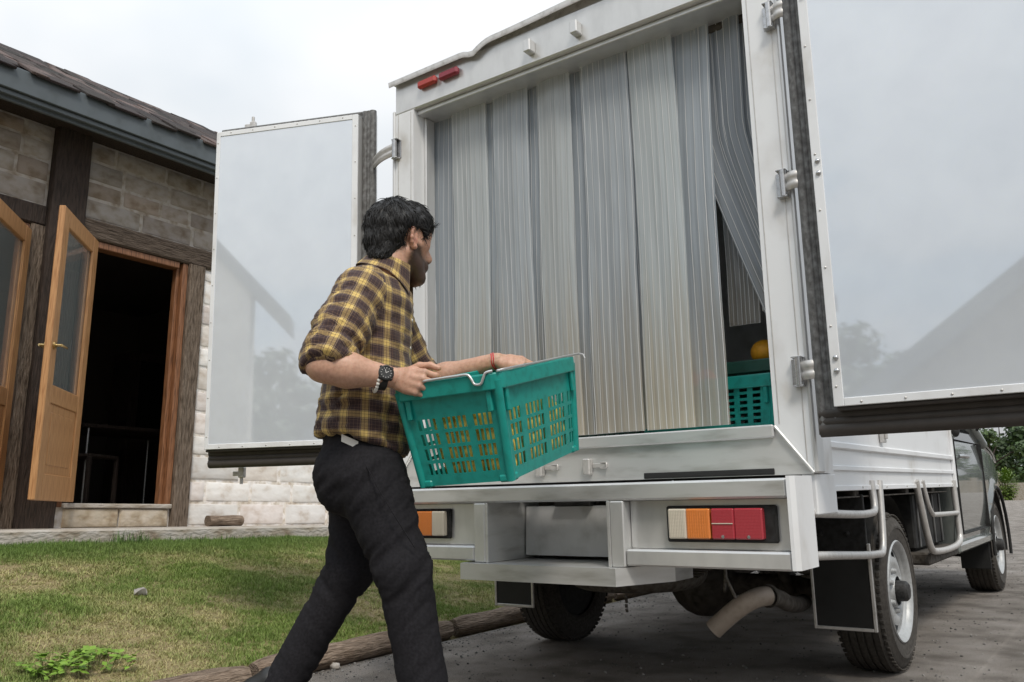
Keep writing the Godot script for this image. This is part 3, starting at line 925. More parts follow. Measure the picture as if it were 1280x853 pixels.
func cargo_box(T: Node3D) -> void:
	var zf := 1.12
	# picture-frame round the opening: outer +-0.905 by 0.785..2.67, opening +-0.79 by 0.94..2.513
	var g := Geo.new()
	g.span(Vector3(-0.908, 2.513, 0.98), Vector3(0.908, 2.672, zf), 0.006)
	var hd := part(T, "header", g, M.alu)
	g = Geo.new()
	g.span(Vector3(-0.79, 2.492, 0.955), Vector3(0.79, 2.512, 1.095), 0.003)
	g.span(Vector3(-0.79, 2.47, 0.93), Vector3(0.79, 2.491, 0.948), 0.004)
	part(hd, "inner_lip", g, M.alu)
	g = Geo.new()
	g.span(Vector3(-0.78, 2.462, 0.950), Vector3(0.78, 2.50, 0.962), 0.003)
	part(T, "curtain_rail", g, M.underside)
	for s in [-1.0, 1.0]:
		g = Geo.new()
		var poly := PackedVector2Array([Vector2(s * 0.905, 0.785), Vector2(s * 0.905, 2.512), Vector2(s * 0.79, 2.512), Vector2(s * 0.79, 0.935)])
		g.prism(poly, -0.165, Transform3D(Basis(), Vector3(0, 0, zf)))
		var j := part(T, "door_jamb", g, M.white)
		g = Geo.new()     # rounded corner trim, inner rebate and a seam
		g.box(Vector3(s * 0.912, 1.66, zf - 0.03), Vector3(0.016, 1.75, 0.075), 0.005)
		g.box(Vector3(s * 0.782, 1.72, zf - 0.10), Vector3(0.014, 1.54, 0.06), 0.003)
		part(j, "trim", g, M.alu)
		g = Geo.new()
		g.box(Vector3(s * 0.806, 1.725, zf + 0.0008), Vector3(0.003, 1.56, 0.002), 0.0)
		g.box(Vector3(s * 0.885, 1.66, zf + 0.0008), Vector3(0.003, 1.7, 0.002), 0.0)
		part(j, "seam", g, M.galv)
		g = Geo.new()     # the mitre bead down to the bumper
		g.tube([Vector3(s * 0.79, 0.937, zf + 0.002), Vector3(s * 0.904, 0.786, zf + 0.002)], 0.006, 8)
		part(j, "mitre_bead", g, M.alu)
	g = Geo.new()
	g.prism(PackedVector2Array([Vector2(-0.904, 0.782), Vector2(0.904, 0.782), Vector2(0.789, 0.934), Vector2(-0.789, 0.934)]), -0.06, Transform3D(Basis(), Vector3(0, 0, zf - 0.004)))
	var sp := part(T, "sill_panel", g, M.steel)
	g = Geo.new()
	g.span(Vector3(-0.788, 0.902, zf - 0.004), Vector3(0.788, 0.944, zf + 0.012), 0.006)
	g.span(Vector3(-0.788, 0.925, 0.90), Vector3(0.788, 0.942, zf - 0.004), 0.003)
	part(sp, "sill_lip", g, M.steel)
	g = Geo.new()
	for k in 2:
		g.box(Vector3(0.543, 0.794, zf - 0.0025), Vector3(0.468, 0.020 - 0.006 * k, 0.006 + 0.001 * k), 0.004)
	part(sp, "slot", g, M.flap)
	for x in [0.085, -0.128, -0.62]:
		var kp := Geo.new()
		kp.box(Vector3(x, 0.835, zf + 0.010), Vector3(0.030, 0.058, 0.028), 0.004)
		kp.box(Vector3(x + 0.048, 0.838, zf + 0.001), Vector3(0.06, 0.016, 0.010), 0.002)
		kp.tube([Vector3(x + 0.05, 0.848, zf + 0.004), Vector3(x + 0.078, 0.848, zf + 0.008), Vector3(x + 0.078, 0.828, zf + 0.008), Vector3(x + 0.05, 0.828, zf + 0.004)], 0.0025, 6)
		part(sp, "latch_keeper", kp, M.galv)
	# roof edge: a thin lip, kinked where it has been knocked
	var lip := func(x: float) -> float:
		var y := 2.674 + 0.006 * (x + 0.9)
		if x > -0.50: y -= 0.016 * exp(-pow((x + 0.42) / 0.03, 2.0))
		y += 0.020 * smoothstep(-0.415, -0.31, x) + 0.014 * smoothstep(-0.31, 0.2, x)
		return y
	g = Geo.new()
	g.sheet(72, 3, func(u, w):
		var x := lerpf(-0.925, 0.925, u)
		var y: float = lip.call(x)
		return [Vector3(x, y + 0.012, 0.96), Vector3(x, y + 0.008, zf + 0.012), Vector3(x, y, zf + 0.030), Vector3(x, y - 0.024, zf + 0.024)][roundi(w * 3)], Vector2.ONE, Vector3.UP)
	part(T, "roof_lip", g, M.galv)
	g = Geo.new()
	g.sheet(72, 1, func(u, w):
		var x := lerpf(-0.92, 0.92, u)
		return Vector3(x, lip.call(x) - 0.004, lerpf(zf - 0.12, zf + 0.028, w)), Vector2.ONE, Vector3.DOWN)
	g.sheet(72, 1, func(u, w):
		var x := lerpf(-0.905, 0.905, u)
		return Vector3(x, lerpf(2.66, maxf(2.665, lip.call(x) + 0.004), w), zf - 0.012), Vector2.ONE, Vector3.BACK)
	part(T, "roof_edge", g, M.galv)
	for x in [-0.114, 0.115]:
		g = Geo.new()
		g.box(Vector3(x, 2.578, zf + 0.022), Vector3(0.034, 0.055, 0.044), 0.004)
		part(hd, "door_stop", g, M.alu)
	var ml := [[-0.690, "marker_red"], [-0.560, "marker_dark"]]
	for q in ml:
		g = Geo.new()
		g.box(Vector3(q[0], 2.608, zf + 0.014), Vector3(0.112, 0.036, 0.028), 0.011, Basis(Vector3(0, 0, 1), 0.02))
		part(hd, "marker_lamp", g, M[q[1]])
	# box walls, roof, floor
	g = Geo.new()
	g.span(Vector3(-0.90, 2.64, -1.47), Vector3(0.90, 2.674, 0.98), 0.004)
	part(T, "roof_panel", g, M.white)
	for s in [-1.0, 1.0]:
		g = Geo.new()
		g.span(Vector3(s * 0.83, 0.88, -1.47), Vector3(s * 0.872, 2.64, 0.952), 0.004)
		part(T, "side_wall", g, M.white)
		g = Geo.new()
		for k in 9: g.box(Vector3(s * 0.822, 1.75, -1.3 + 0.26 * k), Vector3(0.016, 1.7, 0.11), 0.004)
		part(T, "wall_rib", g, M.inside)
	g = Geo.new()
	g.span(Vector3(-0.84, 0.86, -1.47), Vector3(0.84, 0.924, 0.90), 0.003)
	part(T, "load_floor", g, M.steel)
	g = Geo.new()
	g.span(Vector3(-0.84, 0.92, -1.47), Vector3(0.84, 2.64, -1.42), 0.003)
	part(T, "front_wall", g, M.inside)

func curtain(T: Node3D) -> void:
	# milky strips with raised ribs, hung overlapping; the last two are pulled aside
	rng.seed = 33
	var top := 2.500
	var n := 13
	for i in n + 2:
		var last := i == n - 2 or i == n - 1
		var inner := i >= n
		var x0 := -0.79 + i * 0.1165 + (rng.randf_range(-0.030, 0.030) if i > 0 and not last else 0.0)
		var w := 0.19 + rng.randf_range(-0.03, 0.03)
		if i == n - 3: w = 0.602 - x0
		var z0 := 0.985 + (0.009 if i % 2 else -0.005)
		var low := 0.964 + rng.randf_range(-0.003, 0.006)
		var ph := rng.randf() * TAU
		var sway := rng.randf_range(-0.012, 0.012)
		if i == n - 3: sway = -0.024
		if inner:      # a second row hangs further in, behind the gap
			x0 = 0.565 + 0.125 * (i - n)
			w = 0.118
			z0 = 0.88
			low = 1.33 + 0.04 * (i - n)
			sway = 0.0
		var place := func(u: float, t: float) -> Vector3:
			# u across, t down
			var y := lerpf(top, low, t)
			var x := x0 + u * w + sway * t + 0.005 * sin(t * 5.0 + ph)
			var z := z0 + 0.006 * (4.0 * u * (1.0 - u)) * (1.0 if i % 2 else -1.0) + 0.008 * sin(t * 3.0 + ph) * t
			z += 0.0045 * n_land.get_noise_2d(x * 45.0 + i * 31.0, t * 5.0) + 0.0025 * n_land.get_noise_2d(x * 120.0, t * 26.0 + i * 9.0)
			if last:
				# gathered towards the right jamb as it comes down
				var d := (2.44 - y)
				var s := maxf(0.0, d - 0.35)
				x = x0 + 0.02 + u * w * (1.0 - 0.25 * t) + 0.345 * s * s / (s + 0.15) - (0.03 if i == n - 1 else 0.0)
				z = z0 - 0.03 - 0.05 * t - 0.12 * maxf(0.0, x - 0.77) + 0.010 * sin(u * 9.0 + t * 2.0)
				x = minf(x, 0.815)
			return Vector3(x, y, z)
		var g := Geo.new()
		g.col = [Color(0.85, 0.87, 0.885), Color(0.98, 0.96, 0.91), Color(0.79, 0.81, 0.83), Color(0.91, 0.91, 0.90)][(i * 7 + 2) % 4] * rng.randf_range(0.90, 1.04)
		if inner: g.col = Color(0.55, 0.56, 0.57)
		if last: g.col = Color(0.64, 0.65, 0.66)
		g.col.a = 1.0
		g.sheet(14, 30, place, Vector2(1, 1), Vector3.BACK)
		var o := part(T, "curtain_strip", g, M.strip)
		var r := Geo.new()
		var nr := 8
		for k in nr:
			var uk := 0.03 + 0.94 * k / (nr - 1.0)
			r.col = Color(1, 1, 1) * rng.randf_range(0.84, 1.06)
			for t in 26:
				var a: Vector3 = place.call(uk - 0.006, t / 26.0)
				var b: Vector3 = place.call(uk + 0.006, t / 26.0)
				var c: Vector3 = place.call(uk + 0.006, (t + 1) / 26.0)
				var d: Vector3 = place.call(uk - 0.006, (t + 1) / 26.0)
				var up := Vector3(0, 0, 0.0025)
				var na := Vector3(-0.6, 0, 0.8)
				var nb := Vector3(0.6, 0, 0.8)
				r.quad_n(a + up, b + up, c + up, d + up, na, nb, nb, na, Vector2(uk, t / 26.0), Vector2(uk, t / 26.0), Vector2(uk, (t + 1) / 26.0), Vector2(uk, (t + 1) / 26.0))
		part(o, "rib", r, M.strip_rib).set_meta("kind", "stuff")

func gasket_bar(g: Geo, a: Vector3, b: Vector3, inward: Vector3, w: float) -> void:
	# a lobed rubber seal: three rounded ridges side by side
	for k in 3:
		var o := inward * (w * (0.18 + 0.32 * k))
		var r: float = [0.30, 0.24, 0.26][k] * w
		g.tube([a + o, b + o], r, 10)

func door_panel(T: Node3D, called: String, edge: Vector3, dir: Vector3, w: float, y0: float, y1: float, label: String) -> Node3D:
	# local x runs from the hinge edge outwards, z towards the inner face that looks at the camera; the free edge has no seal
	var z := Vector3(-dir.z, 0, dir.x)
	if z.z < 0.0: z = -z
	var x := dir
	var b := Basis(x, z.cross(x) if z.cross(x).y > 0 else x.cross(z), z)
	var d := Node3D.new()
	d.transform = Transform3D(b, Vector3(edge.x, y0, edge.z))
	put(T, d, called)
	d.set_meta("label", label)
	var h := y1 - y0
	var g := Geo.new()
	g.span(Vector3(0.004, 0.004, -0.03), Vector3(w - 0.004, h - 0.004, 0.0), 0.004)
	part(d, "outer_skin", g, M.white)
	var x0 := 0.062
	var x1 := w - 0.006
	var b0 := 0.078
	var b1 := h - 0.036
	var D := 0.072
	var fl := 0.030
	g = Geo.new()
	g.span(Vector3(x0, b0, 0.0), Vector3(x1, b1, D), 0.003)
	part(d, "core", g, M.alu)
	g = Geo.new()
	g.span(Vector3(x0 + fl, b0 + fl * 0.8, D), Vector3(x1 - fl * 0.7, b1 - fl * 0.8, D + 0.0025), 0.0)
	part(d, "inner_panel", g, M.panel)
	g = Geo.new()   # aluminium angle round the panel
	for q in [[Vector3(x0, b0, 0), Vector3(x0 + fl, b1, 0)], [Vector3(x1 - fl * 0.7, b0, 0), Vector3(x1, b1, 0)], [Vector3(x0 + fl + 0.0005, b0, 0), Vector3(x1 - fl * 0.7 - 0.0005, b0 + fl * 0.8, 0)], [Vector3(x0 + fl + 0.0005, b1 - fl * 0.8, 0), Vector3(x1 - fl * 0.7 - 0.0005, b1, 0)]]:
		g.span(q[0] + Vector3(0, 0, D + 0.0005), q[1] + Vector3(0, 0, D + 0.006), 0.0015)
	part(d, "edge_angle", g, M.white)
	g = Geo.new()
	var nr := 9
	for k in nr:
		var y := b0 + 0.06 + (b1 - b0 - 0.12) * k / (nr - 1)
		for xx in [x0 + 0.012, x1 - 0.010]: g.ball(Vector3(xx, y, D + 0.006), Vector3(0.0040, 0.0040, 0.003), 8, 4)
	for k in 6:
		var xx := x0 + 0.08 + (x1 - x0 - 0.16) * k / 5.0
		for y in [b0 + 0.010, b1 - 0.010]: g.ball(Vector3(xx, y, D + 0.006), Vector3(0.0040, 0.0040, 0.003), 8, 4)
	part(d, "rivets", g, M.galv).set_meta("kind", "stuff")
	g = Geo.new()
	gasket_bar(g, Vector3(0, 0, 0.014), Vector3(0, h, 0.014), Vector3(1, 0, 0), 0.060)
	gasket_bar(g, Vector3(0, h, 0.014), Vector3(w, h, 0.014), Vector3(0, -1, 0), 0.034)
	part(d, "gasket", g, M.rubber)
	g = Geo.new()
	gasket_bar(g, Vector3(0, 0, 0.014), Vector3(w, 0, 0.014), Vector3(0, 1, 0), 0.076)
	g.span(Vector3(x0 + 0.004, b0 - 0.012, 0.03), Vector3(x1, b0, D - 0.006), 0.003)
	part(d, "bottom_gasket", g, M.rubber_dirty)
	return d

func hinge(T: Node3D, at: Vector3, dx: float, to: Vector3) -> void:
	# knuckle on the jamb, pressed strap across to the door
	var g := Geo.new()
	g.tube([at + Vector3(0, -0.045, 0.020), at + Vector3(0, 0.045, 0.020)], 0.012, 12)
	for y in [-0.046, 0.046]: g.box(at + Vector3(-dx * 0.004, y, 0.012), Vector3(0.034, 0.005, 0.034), 0.002)
	g.box(at + Vector3(-dx * 0.010, 0, 0.0025), Vector3(0.036, 0.086, 0.004), 0.001)
	var h := part(T, "hinge", g, M.chrome)
	g = Geo.new()
	var a := at + Vector3(dx * 0.010, 0, 0.020)
	for side in [0.0, 1.0]:
		g.sheet(10, 8, func(u, w):
			var p := a.lerp(to, u) + Vector3(0, lerpf(-0.030, 0.030, w), 0.014 * sin(PI * u))
			return p + Vector3(0, 0, 0.006 * absf(sin(TAU * w)) - 0.006 * side), Vector2.ONE, Vector3(0, 0, 1.0 - 2.0 * side))
	part(h, "strap", g, M.galv)
	g = Geo.new()
	for y in [-0.020, 0.020]: g.ball(to + Vector3(dx * 0.070, y, 0.064), Vector3(0.009, 0.009, 0.007), 8, 5)
	part(h, "bolts", g, M.chrome)

func rear_doors(T: Node3D) -> void:
	var e := Vector3(-1.10, 0, 1.055)
	var dir := Vector3(-0.765, 0, 0.325).normalized()
	var L := door_panel(T, "rear_door", e, dir, 0.835, 0.905, 2.615, "left rear door swung open, mirror-like white inner face")
	for y in [2.338, 1.25]: hinge(T, Vector3(-0.893, y, 1.12), -1.0, Vector3(-1.10, y, 1.075))
	# lock bar ends on the free side
	for q in [[0.0, -1.0], [1.71, 1.0]]:
		var g := Geo.new()
		g.tube([Vector3(0.70, q[0] - q[1] * 0.06, -0.045), Vector3(0.70, q[0] + q[1] * 0.085, -0.045)], 0.008, 8)
		g.box(Vector3(0.695, q[0] + q[1] * 0.03, -0.04), Vector3(0.030, 0.05, 0.024), 0.003)
		g.box(Vector3(0.725, q[0] + q[1] * 0.035, -0.04), Vector3(0.035, 0.022, 0.014), 0.003)
		part(L, "lock_bar", g, M.galv)
	door_panel(T, "rear_door", Vector3(0.945, 0, 1.135), Vector3(1, 0, 0), 0.835, 0.90, 2.615, "right rear door folded flat open, dark rubber seal along its edge")
	for y in [2.343, 1.734, 1.105]: hinge(T, Vector3(0.889, y, 1.12), 1.0, Vector3(0.955, y, 1.15))

func tail_lamp(B: Node3D, x0: float, dx: float) -> void:
	# housing 0.36 wide; dx = +1 runs clear, amber, red, red towards the outside
	var g := Geo.new()
	var f := func(a: float, b: float) -> Array: return [minf(x0 + dx * a, x0 + dx * b), maxf(x0 + dx * a, x0 + dx * b)]
	var q: Array = f.call(0.0, 0.365)
	g.span(Vector3(q[0], 0.578, 1.255), Vector3(q[1], 0.692, 1.272), 0.006)
	var h := part(B, "tail_lamp", g, M.black)
	var cells := [[0.016, 0.078, "lens_clear"], [0.0785, 0.158, "lens_amber"], [0.163, 0.238, "lens_red"], [0.2385, 0.328, "lens_red"]]
	for c in cells:
		q = f.call(c[0], c[1])
		g = Geo.new()
		g.span(Vector3(q[0], 0.589, 1.262), Vector3(q[1], 0.683, 1.294), 0.004)
		if c[2] != "lens_red":
			for k in 9: g.box(Vector3(lerpf(q[0] + 0.008, q[1] - 0.008, k / 8.0), 0.636, 1.2942), Vector3(0.0022, 0.084, 0.0014), 0.0006)
		var l := part(h, "lens", g, M[c[2]])
		if c[0] == 0.163:
			var s := Geo.new()
			s.box(Vector3((q[0] + q[1]) / 2, 0.637, 1.2955), Vector3(q[1] - q[0] - 0.006, 0.003, 0.002), 0.0005)
			part(l, "lens_seam", s, M.lens_clear)
		if c[2] == "lens_red":
			var s := Geo.new()
			s.lathe([Vector2(0.0005, 0.002), Vector2(0.005, 0.0015), Vector2(0.0055, 0)], 10, Transform3D(Basis(Vector3.RIGHT, PI / 2), Vector3((q[0] + q[1]) / 2, 0.597, 1.295)))
			part(l, "screw", s, M.chrome)

func bumper(T: Node3D) -> void:
	var B := Node3D.new()
	put(T, B, "rear_bumper")
	var g := Geo.new()
	g.span(Vector3(-0.872, 0.712, 1.12), Vector3(0.872, 0.771, 1.30), 0.007)
	part(B, "top_bar", g, M.steel)
	for s in [-1.0, 1.0]:
		g = Geo.new()    # recessed lamp panel
		g.span(Vector3(s * 0.322, 0.555, 1.235), Vector3(s * 0.872, 0.711, 1.255), 0.002)
		part(B, "lamp_panel", g, M.alu)
		g = Geo.new()
		g.span(Vector3(s * 0.322, 0.50, 1.14), Vector3(s * 0.872, 0.554, 1.30), 0.006)
		part(B, "lower_rail", g, M.alu)
		# folded end cap with a chamfered corner
		var poly := PackedVector2Array([Vector2(0.874, -1.304), Vector2(0.884, -1.302), Vector2(0.897, -1.290), Vector2(0.897, -1.13), Vector2(0.874, -1.13)])
		for k in poly.size(): poly[k].x *= s
		g = Geo.new()
		g.prism(poly, 0.275, Transform3D(Basis(Vector3.RIGHT, -PI / 2), Vector3(0, 0.502, 0)))
		part(B, "end_cap", g, M.white)
		g = Geo.new()
		g.span(Vector3(s * 0.268, 0.495, 1.16), Vector3(s * 0.32, 0.711, 1.302), 0.004)
		part(B, "post", g, M.alu)
		g = Geo.new()
		g.span(Vector3(s * 0.255, 0.495, 0.96), Vector3(s * 0.267, 0.711, 1.30), 0.001)
		part(B, "recess_side", g, M.steel)
		tail_lamp(B, s * 0.462, s)
	g = Geo.new()
	g.span(Vector3(-0.254, 0.49, 0.955), Vector3(0.254, 0.711, 0.965), 0.001)
	part(B, "recess_back", g, M.underside)
	g = Geo.new()
	g.prism(PackedVector2Array([Vector2(-0.36, -1.335), Vector2(0.30, -1.335), Vector2(0.40, -1.10), Vector2(0.40, -0.96), Vector2(-0.42, -0.96), Vector2(-0.42, -1.10)]), 0.058, Transform3D(Basis(Vector3.RIGHT, -PI / 2), Vector3(0, 0.436, 0)))
	part(B, "step", g, M.steel)
	g = Geo.new()
	g.box(Vector3(-0.035, 0.600, 1.06), Vector3(0.43, 0.186, 0.006), 0.002, Basis(Vector3.RIGHT, -0.06))
	part(B, "number_plate", g, M.plate, "blank grey number plate")
	g = Geo.new()
	g.box(Vector3(-0.02, 0.70, 1.06), Vector3(0.16, 0.018, 0.05), 0.004)
	part(B, "plate_lamp", g, M.black)

func chassis(T: Node3D) -> void:
	var g := Geo.new()
	for s in [-1.0, 1.0]: g.span(Vector3(s * 0.40, 0.52, -3.4), Vector3(s * 0.48, 0.66, 1.10), 0.006)
	part(T, "chassis_rail", g, M.underside)
	g = Geo.new()
	g.span(Vector3(-0.48, 0.52, 0.86), Vector3(0.48, 0.62, 0.94), 0.006)
	for z in [-1.0, -0.4, 0.45]: g.span(Vector3(-0.85, 0.70, z - 0.03), Vector3(0.85, 0.78, z + 0.03), 0.004)
	g.span(Vector3(-0.86, 0.66, 0.9), Vector3(0.86, 0.74, 0.96), 0.004)
	for k in 6: g.box(Vector3(0, 0.475 - 0.012 * k, 0.84 - 0.02 * k), Vector3(0.9 - 0.05 * k, 0.007, 0.02), 0.002)
	part(T, "cross_member", g, M.underside)
	g = Geo.new()
	for s in [-1.0, 1.0]: g.span(Vector3(s * 0.50, 0.70, -1.3), Vector3(s * 0.86, 0.705, 1.0), 0.001)
	g.span(Vector3(-0.5, 0.80, -1.4), Vector3(0.5, 0.805, 1.05), 0.001)
	part(T, "floor_pan", g, M.underside)
	# spare wheel slung flat under the tail
	g = Geo.new()
	var prof := []
	for k in 13:
		var a := PI * k / 12.0
		prof.append(Vector2(0.205 + 0.100 * pow(sin(a), 0.7), 0.085 * cos(a) * -1.0))
	g.lathe(prof, 36, Transform3D(Basis(), Vector3(-0.10, 0.415, 0.45)))
	var sp := part(T, "spare_tyre", g, M.spare)
	g = Geo.new()
	g.lathe([Vector2(0.001, -0.03), Vector2(0.12, -0.04), Vector2(0.20, -0.06), Vector2(0.205, 0.06)], 30, Transform3D(Basis(), Vector3(-0.10, 0.415, 0.45)))
	part(sp, "spare_rim", g, M.underside)
	# axle with differential
	g = Geo.new()
	g.tube([Vector3(-0.68, 0.315, 0), Vector3(-0.2, 0.315, 0), Vector3(0.2, 0.315, 0), Vector3(0.68, 0.315, 0)], [0.045, 0.05, 0.05, 0.045], 14)
	g.ball(Vector3(0.02, 0.315, 0.02), Vector3(0.16, 0.15, 0.15), 16, 10)
	g.tube([Vector3(0.02, 0.33, -0.1), Vector3(0.02, 0.45, -2.4)], 0.04, 10)
	part(T, "rear_axle", g, M.underside)
	for s in [-1.0, 1.0]:
		g = Geo.new()
		for k in 4:
			var hl := 0.62 - 0.12 * k
			var pts := []
			for i in 9:
				var u := i / 8.0 * 2.0 - 1.0
				pts.append(Vector3(s * 0.62, 0.385 - 0.012 * k + 0.10 * pow(u * hl / 0.62, 2.0), u * hl))
			for i in 8: g.box((pts[i] + pts[i + 1]) / 2.0, Vector3(0.06, 0.009, pts[i].distance_to(pts[i + 1]) + 0.004), 0.002, Basis(Vector3.RIGHT, -atan2(pts[i + 1].y - pts[i].y, pts[i + 1].z - pts[i].z)))
		g.box(Vector3(s * 0.62, 0.36, 0), Vector3(0.09, 0.05, 0.12), 0.006)
		for z in [-0.04, 0.04]: g.tube([Vector3(s * 0.59, 0.27, z), Vector3(s * 0.59, 0.42, z)], 0.007, 6)
		part(T, "leaf_spring", g, M.galv_dirty)
		g = Geo.new()
		g.tube([Vector3(s * 0.62, 0.475, 0.62), Vector3(s * 0.61, 0.55, 0.68), Vector3(s * 0.56, 0.60, 0.72)], 0.016, 8)
		part(T, "spring_shackle", g, M.galv_dirty)
		g = Geo.new()
		g.tube([Vector3(s * 0.44, 0.30, 0.08), Vector3(s * 0.42, 0.58, 0.26)], 0.024, 10)
		part(T, "shock_absorber", g, M.underside)
	# exhaust with its hanger
	g = Geo.new()
	g.tube(round_path([Vector3(0.592, 0.362, 0.765), Vector3(0.572, 0.360, 0.805), Vector3(0.535, 0.340, 0.842), Vector3(0.490, 0.305, 0.866), Vector3(0.430, 0.250, 0.885)]), 0.034, 18, false)
	g.tube([Vector3(0.490, 0.305, 0.866), Vector3(0.430, 0.250, 0.885)], 0.030, 18, false)
	var ex := part(T, "exhaust_pipe", g, M.exhaust)
	g = Geo.new()
	g.tube(round_path([Vector3(0.53, 0.275, 0.18), Vector3(0.56, 0.285, 0.36), Vector3(0.59, 0.315, 0.56), Vector3(0.603, 0.345, 0.68), Vector3(0.592, 0.362, 0.768)]), 0.031, 16)
	g.lathe([Vector2(0.036, -0.012), Vector2(0.040, -0.010), Vector2(0.040, 0.010), Vector2(0.036, 0.012)], 18, Transform3D(Basis(Vector3.RIGHT, PI / 2), Vector3(0.594, 0.361, 0.758)))
	part(ex, "tail_pipe", g, M.underside)
	g = Geo.new()
	g.tube([Vector3(0.470, 0.290, 0.872), Vector3(0.465, 0.286, 0.874)], 0.032, 18)
	part(ex, "pipe_baffle", g, M.black)
	g = Geo.new()
	g.tube([Vector3(0.475, 0.50, 0.85), Vector3(0.48, 0.43, 0.86), Vector3(0.51, 0.37, 0.865), Vector3(0.525, 0.325, 0.85)], 0.006, 8)
	g.tube([Vector3(0.47, 0.50, 0.83), Vector3(0.465, 0.43, 0.83), Vector3(0.455, 0.375, 0.82)], 0.006, 8)
	part(ex, "hanger", g, M.galv_dirty)
	# chain end of the spare hoist
	g = Geo.new()
	for k in 4: g.tube([Vector3(-0.02, 0.33 - 0.018 * k, 0.7), Vector3(-0.02 + 0.004 * (k % 2), 0.316 - 0.018 * k, 0.7)], 0.006, 6)
	part(T, "hoist_chain", g, M.galv_dirty)
	# fuel tank on the left, tool box behind the cab on the right
	g = Geo.new()
	g.span(Vector3(-0.80, 0.36, -1.35), Vector3(-0.50, 0.62, -0.55), 0.03)
	part(T, "fuel_tank", g, M.black)
	# mud flaps
	for s in [-1.0, 1.0]:
		g = Geo.new()
		g.span(Vector3(s * 0.662, 0.225, 0.448), Vector3(s * 0.872, 0.50, 0.453), 0.001)
		var f := part(T, "mud_flap", g, M.flap)
		g = Geo.new()
		g.span(Vector3(s * 0.652, 0.214, 0.446), Vector3(s * 0.663, 0.50, 0.458), 0.002)
		g.span(Vector3(s * 0.868, 0.214, 0.446), Vector3(s * 0.880, 0.53, 0.458), 0.002)
		g.span(Vector3(s * 0.6635, 0.214, 0.446), Vector3(s * 0.8675, 0.226, 0.458), 0.002)
		part(f, "flap_frame", g, M.galv)
		g = Geo.new()
		g.span(Vector3(s * 0.62, 0.50, 0.43), Vector3(s * 0.868, 0.71, 0.445), 0.003)
		for x in [0.70, 0.80]: g.ball(Vector3(s * x, 0.565, 0.447), Vector3(0.011, 0.011, 0.008), 8, 5)
		part(f, "flap_board", g, M.black)

func wheels(T: Node3D) -> void:
	for q in [[0.87, 0.0, 1.0], [-0.87, 0.0, -1.0], [0.845, -3.12, 1.0], [-0.845, -3.12, -1.0]]:
		wheel(T, Vector3(q[0], 0.315, q[1]), q[2])

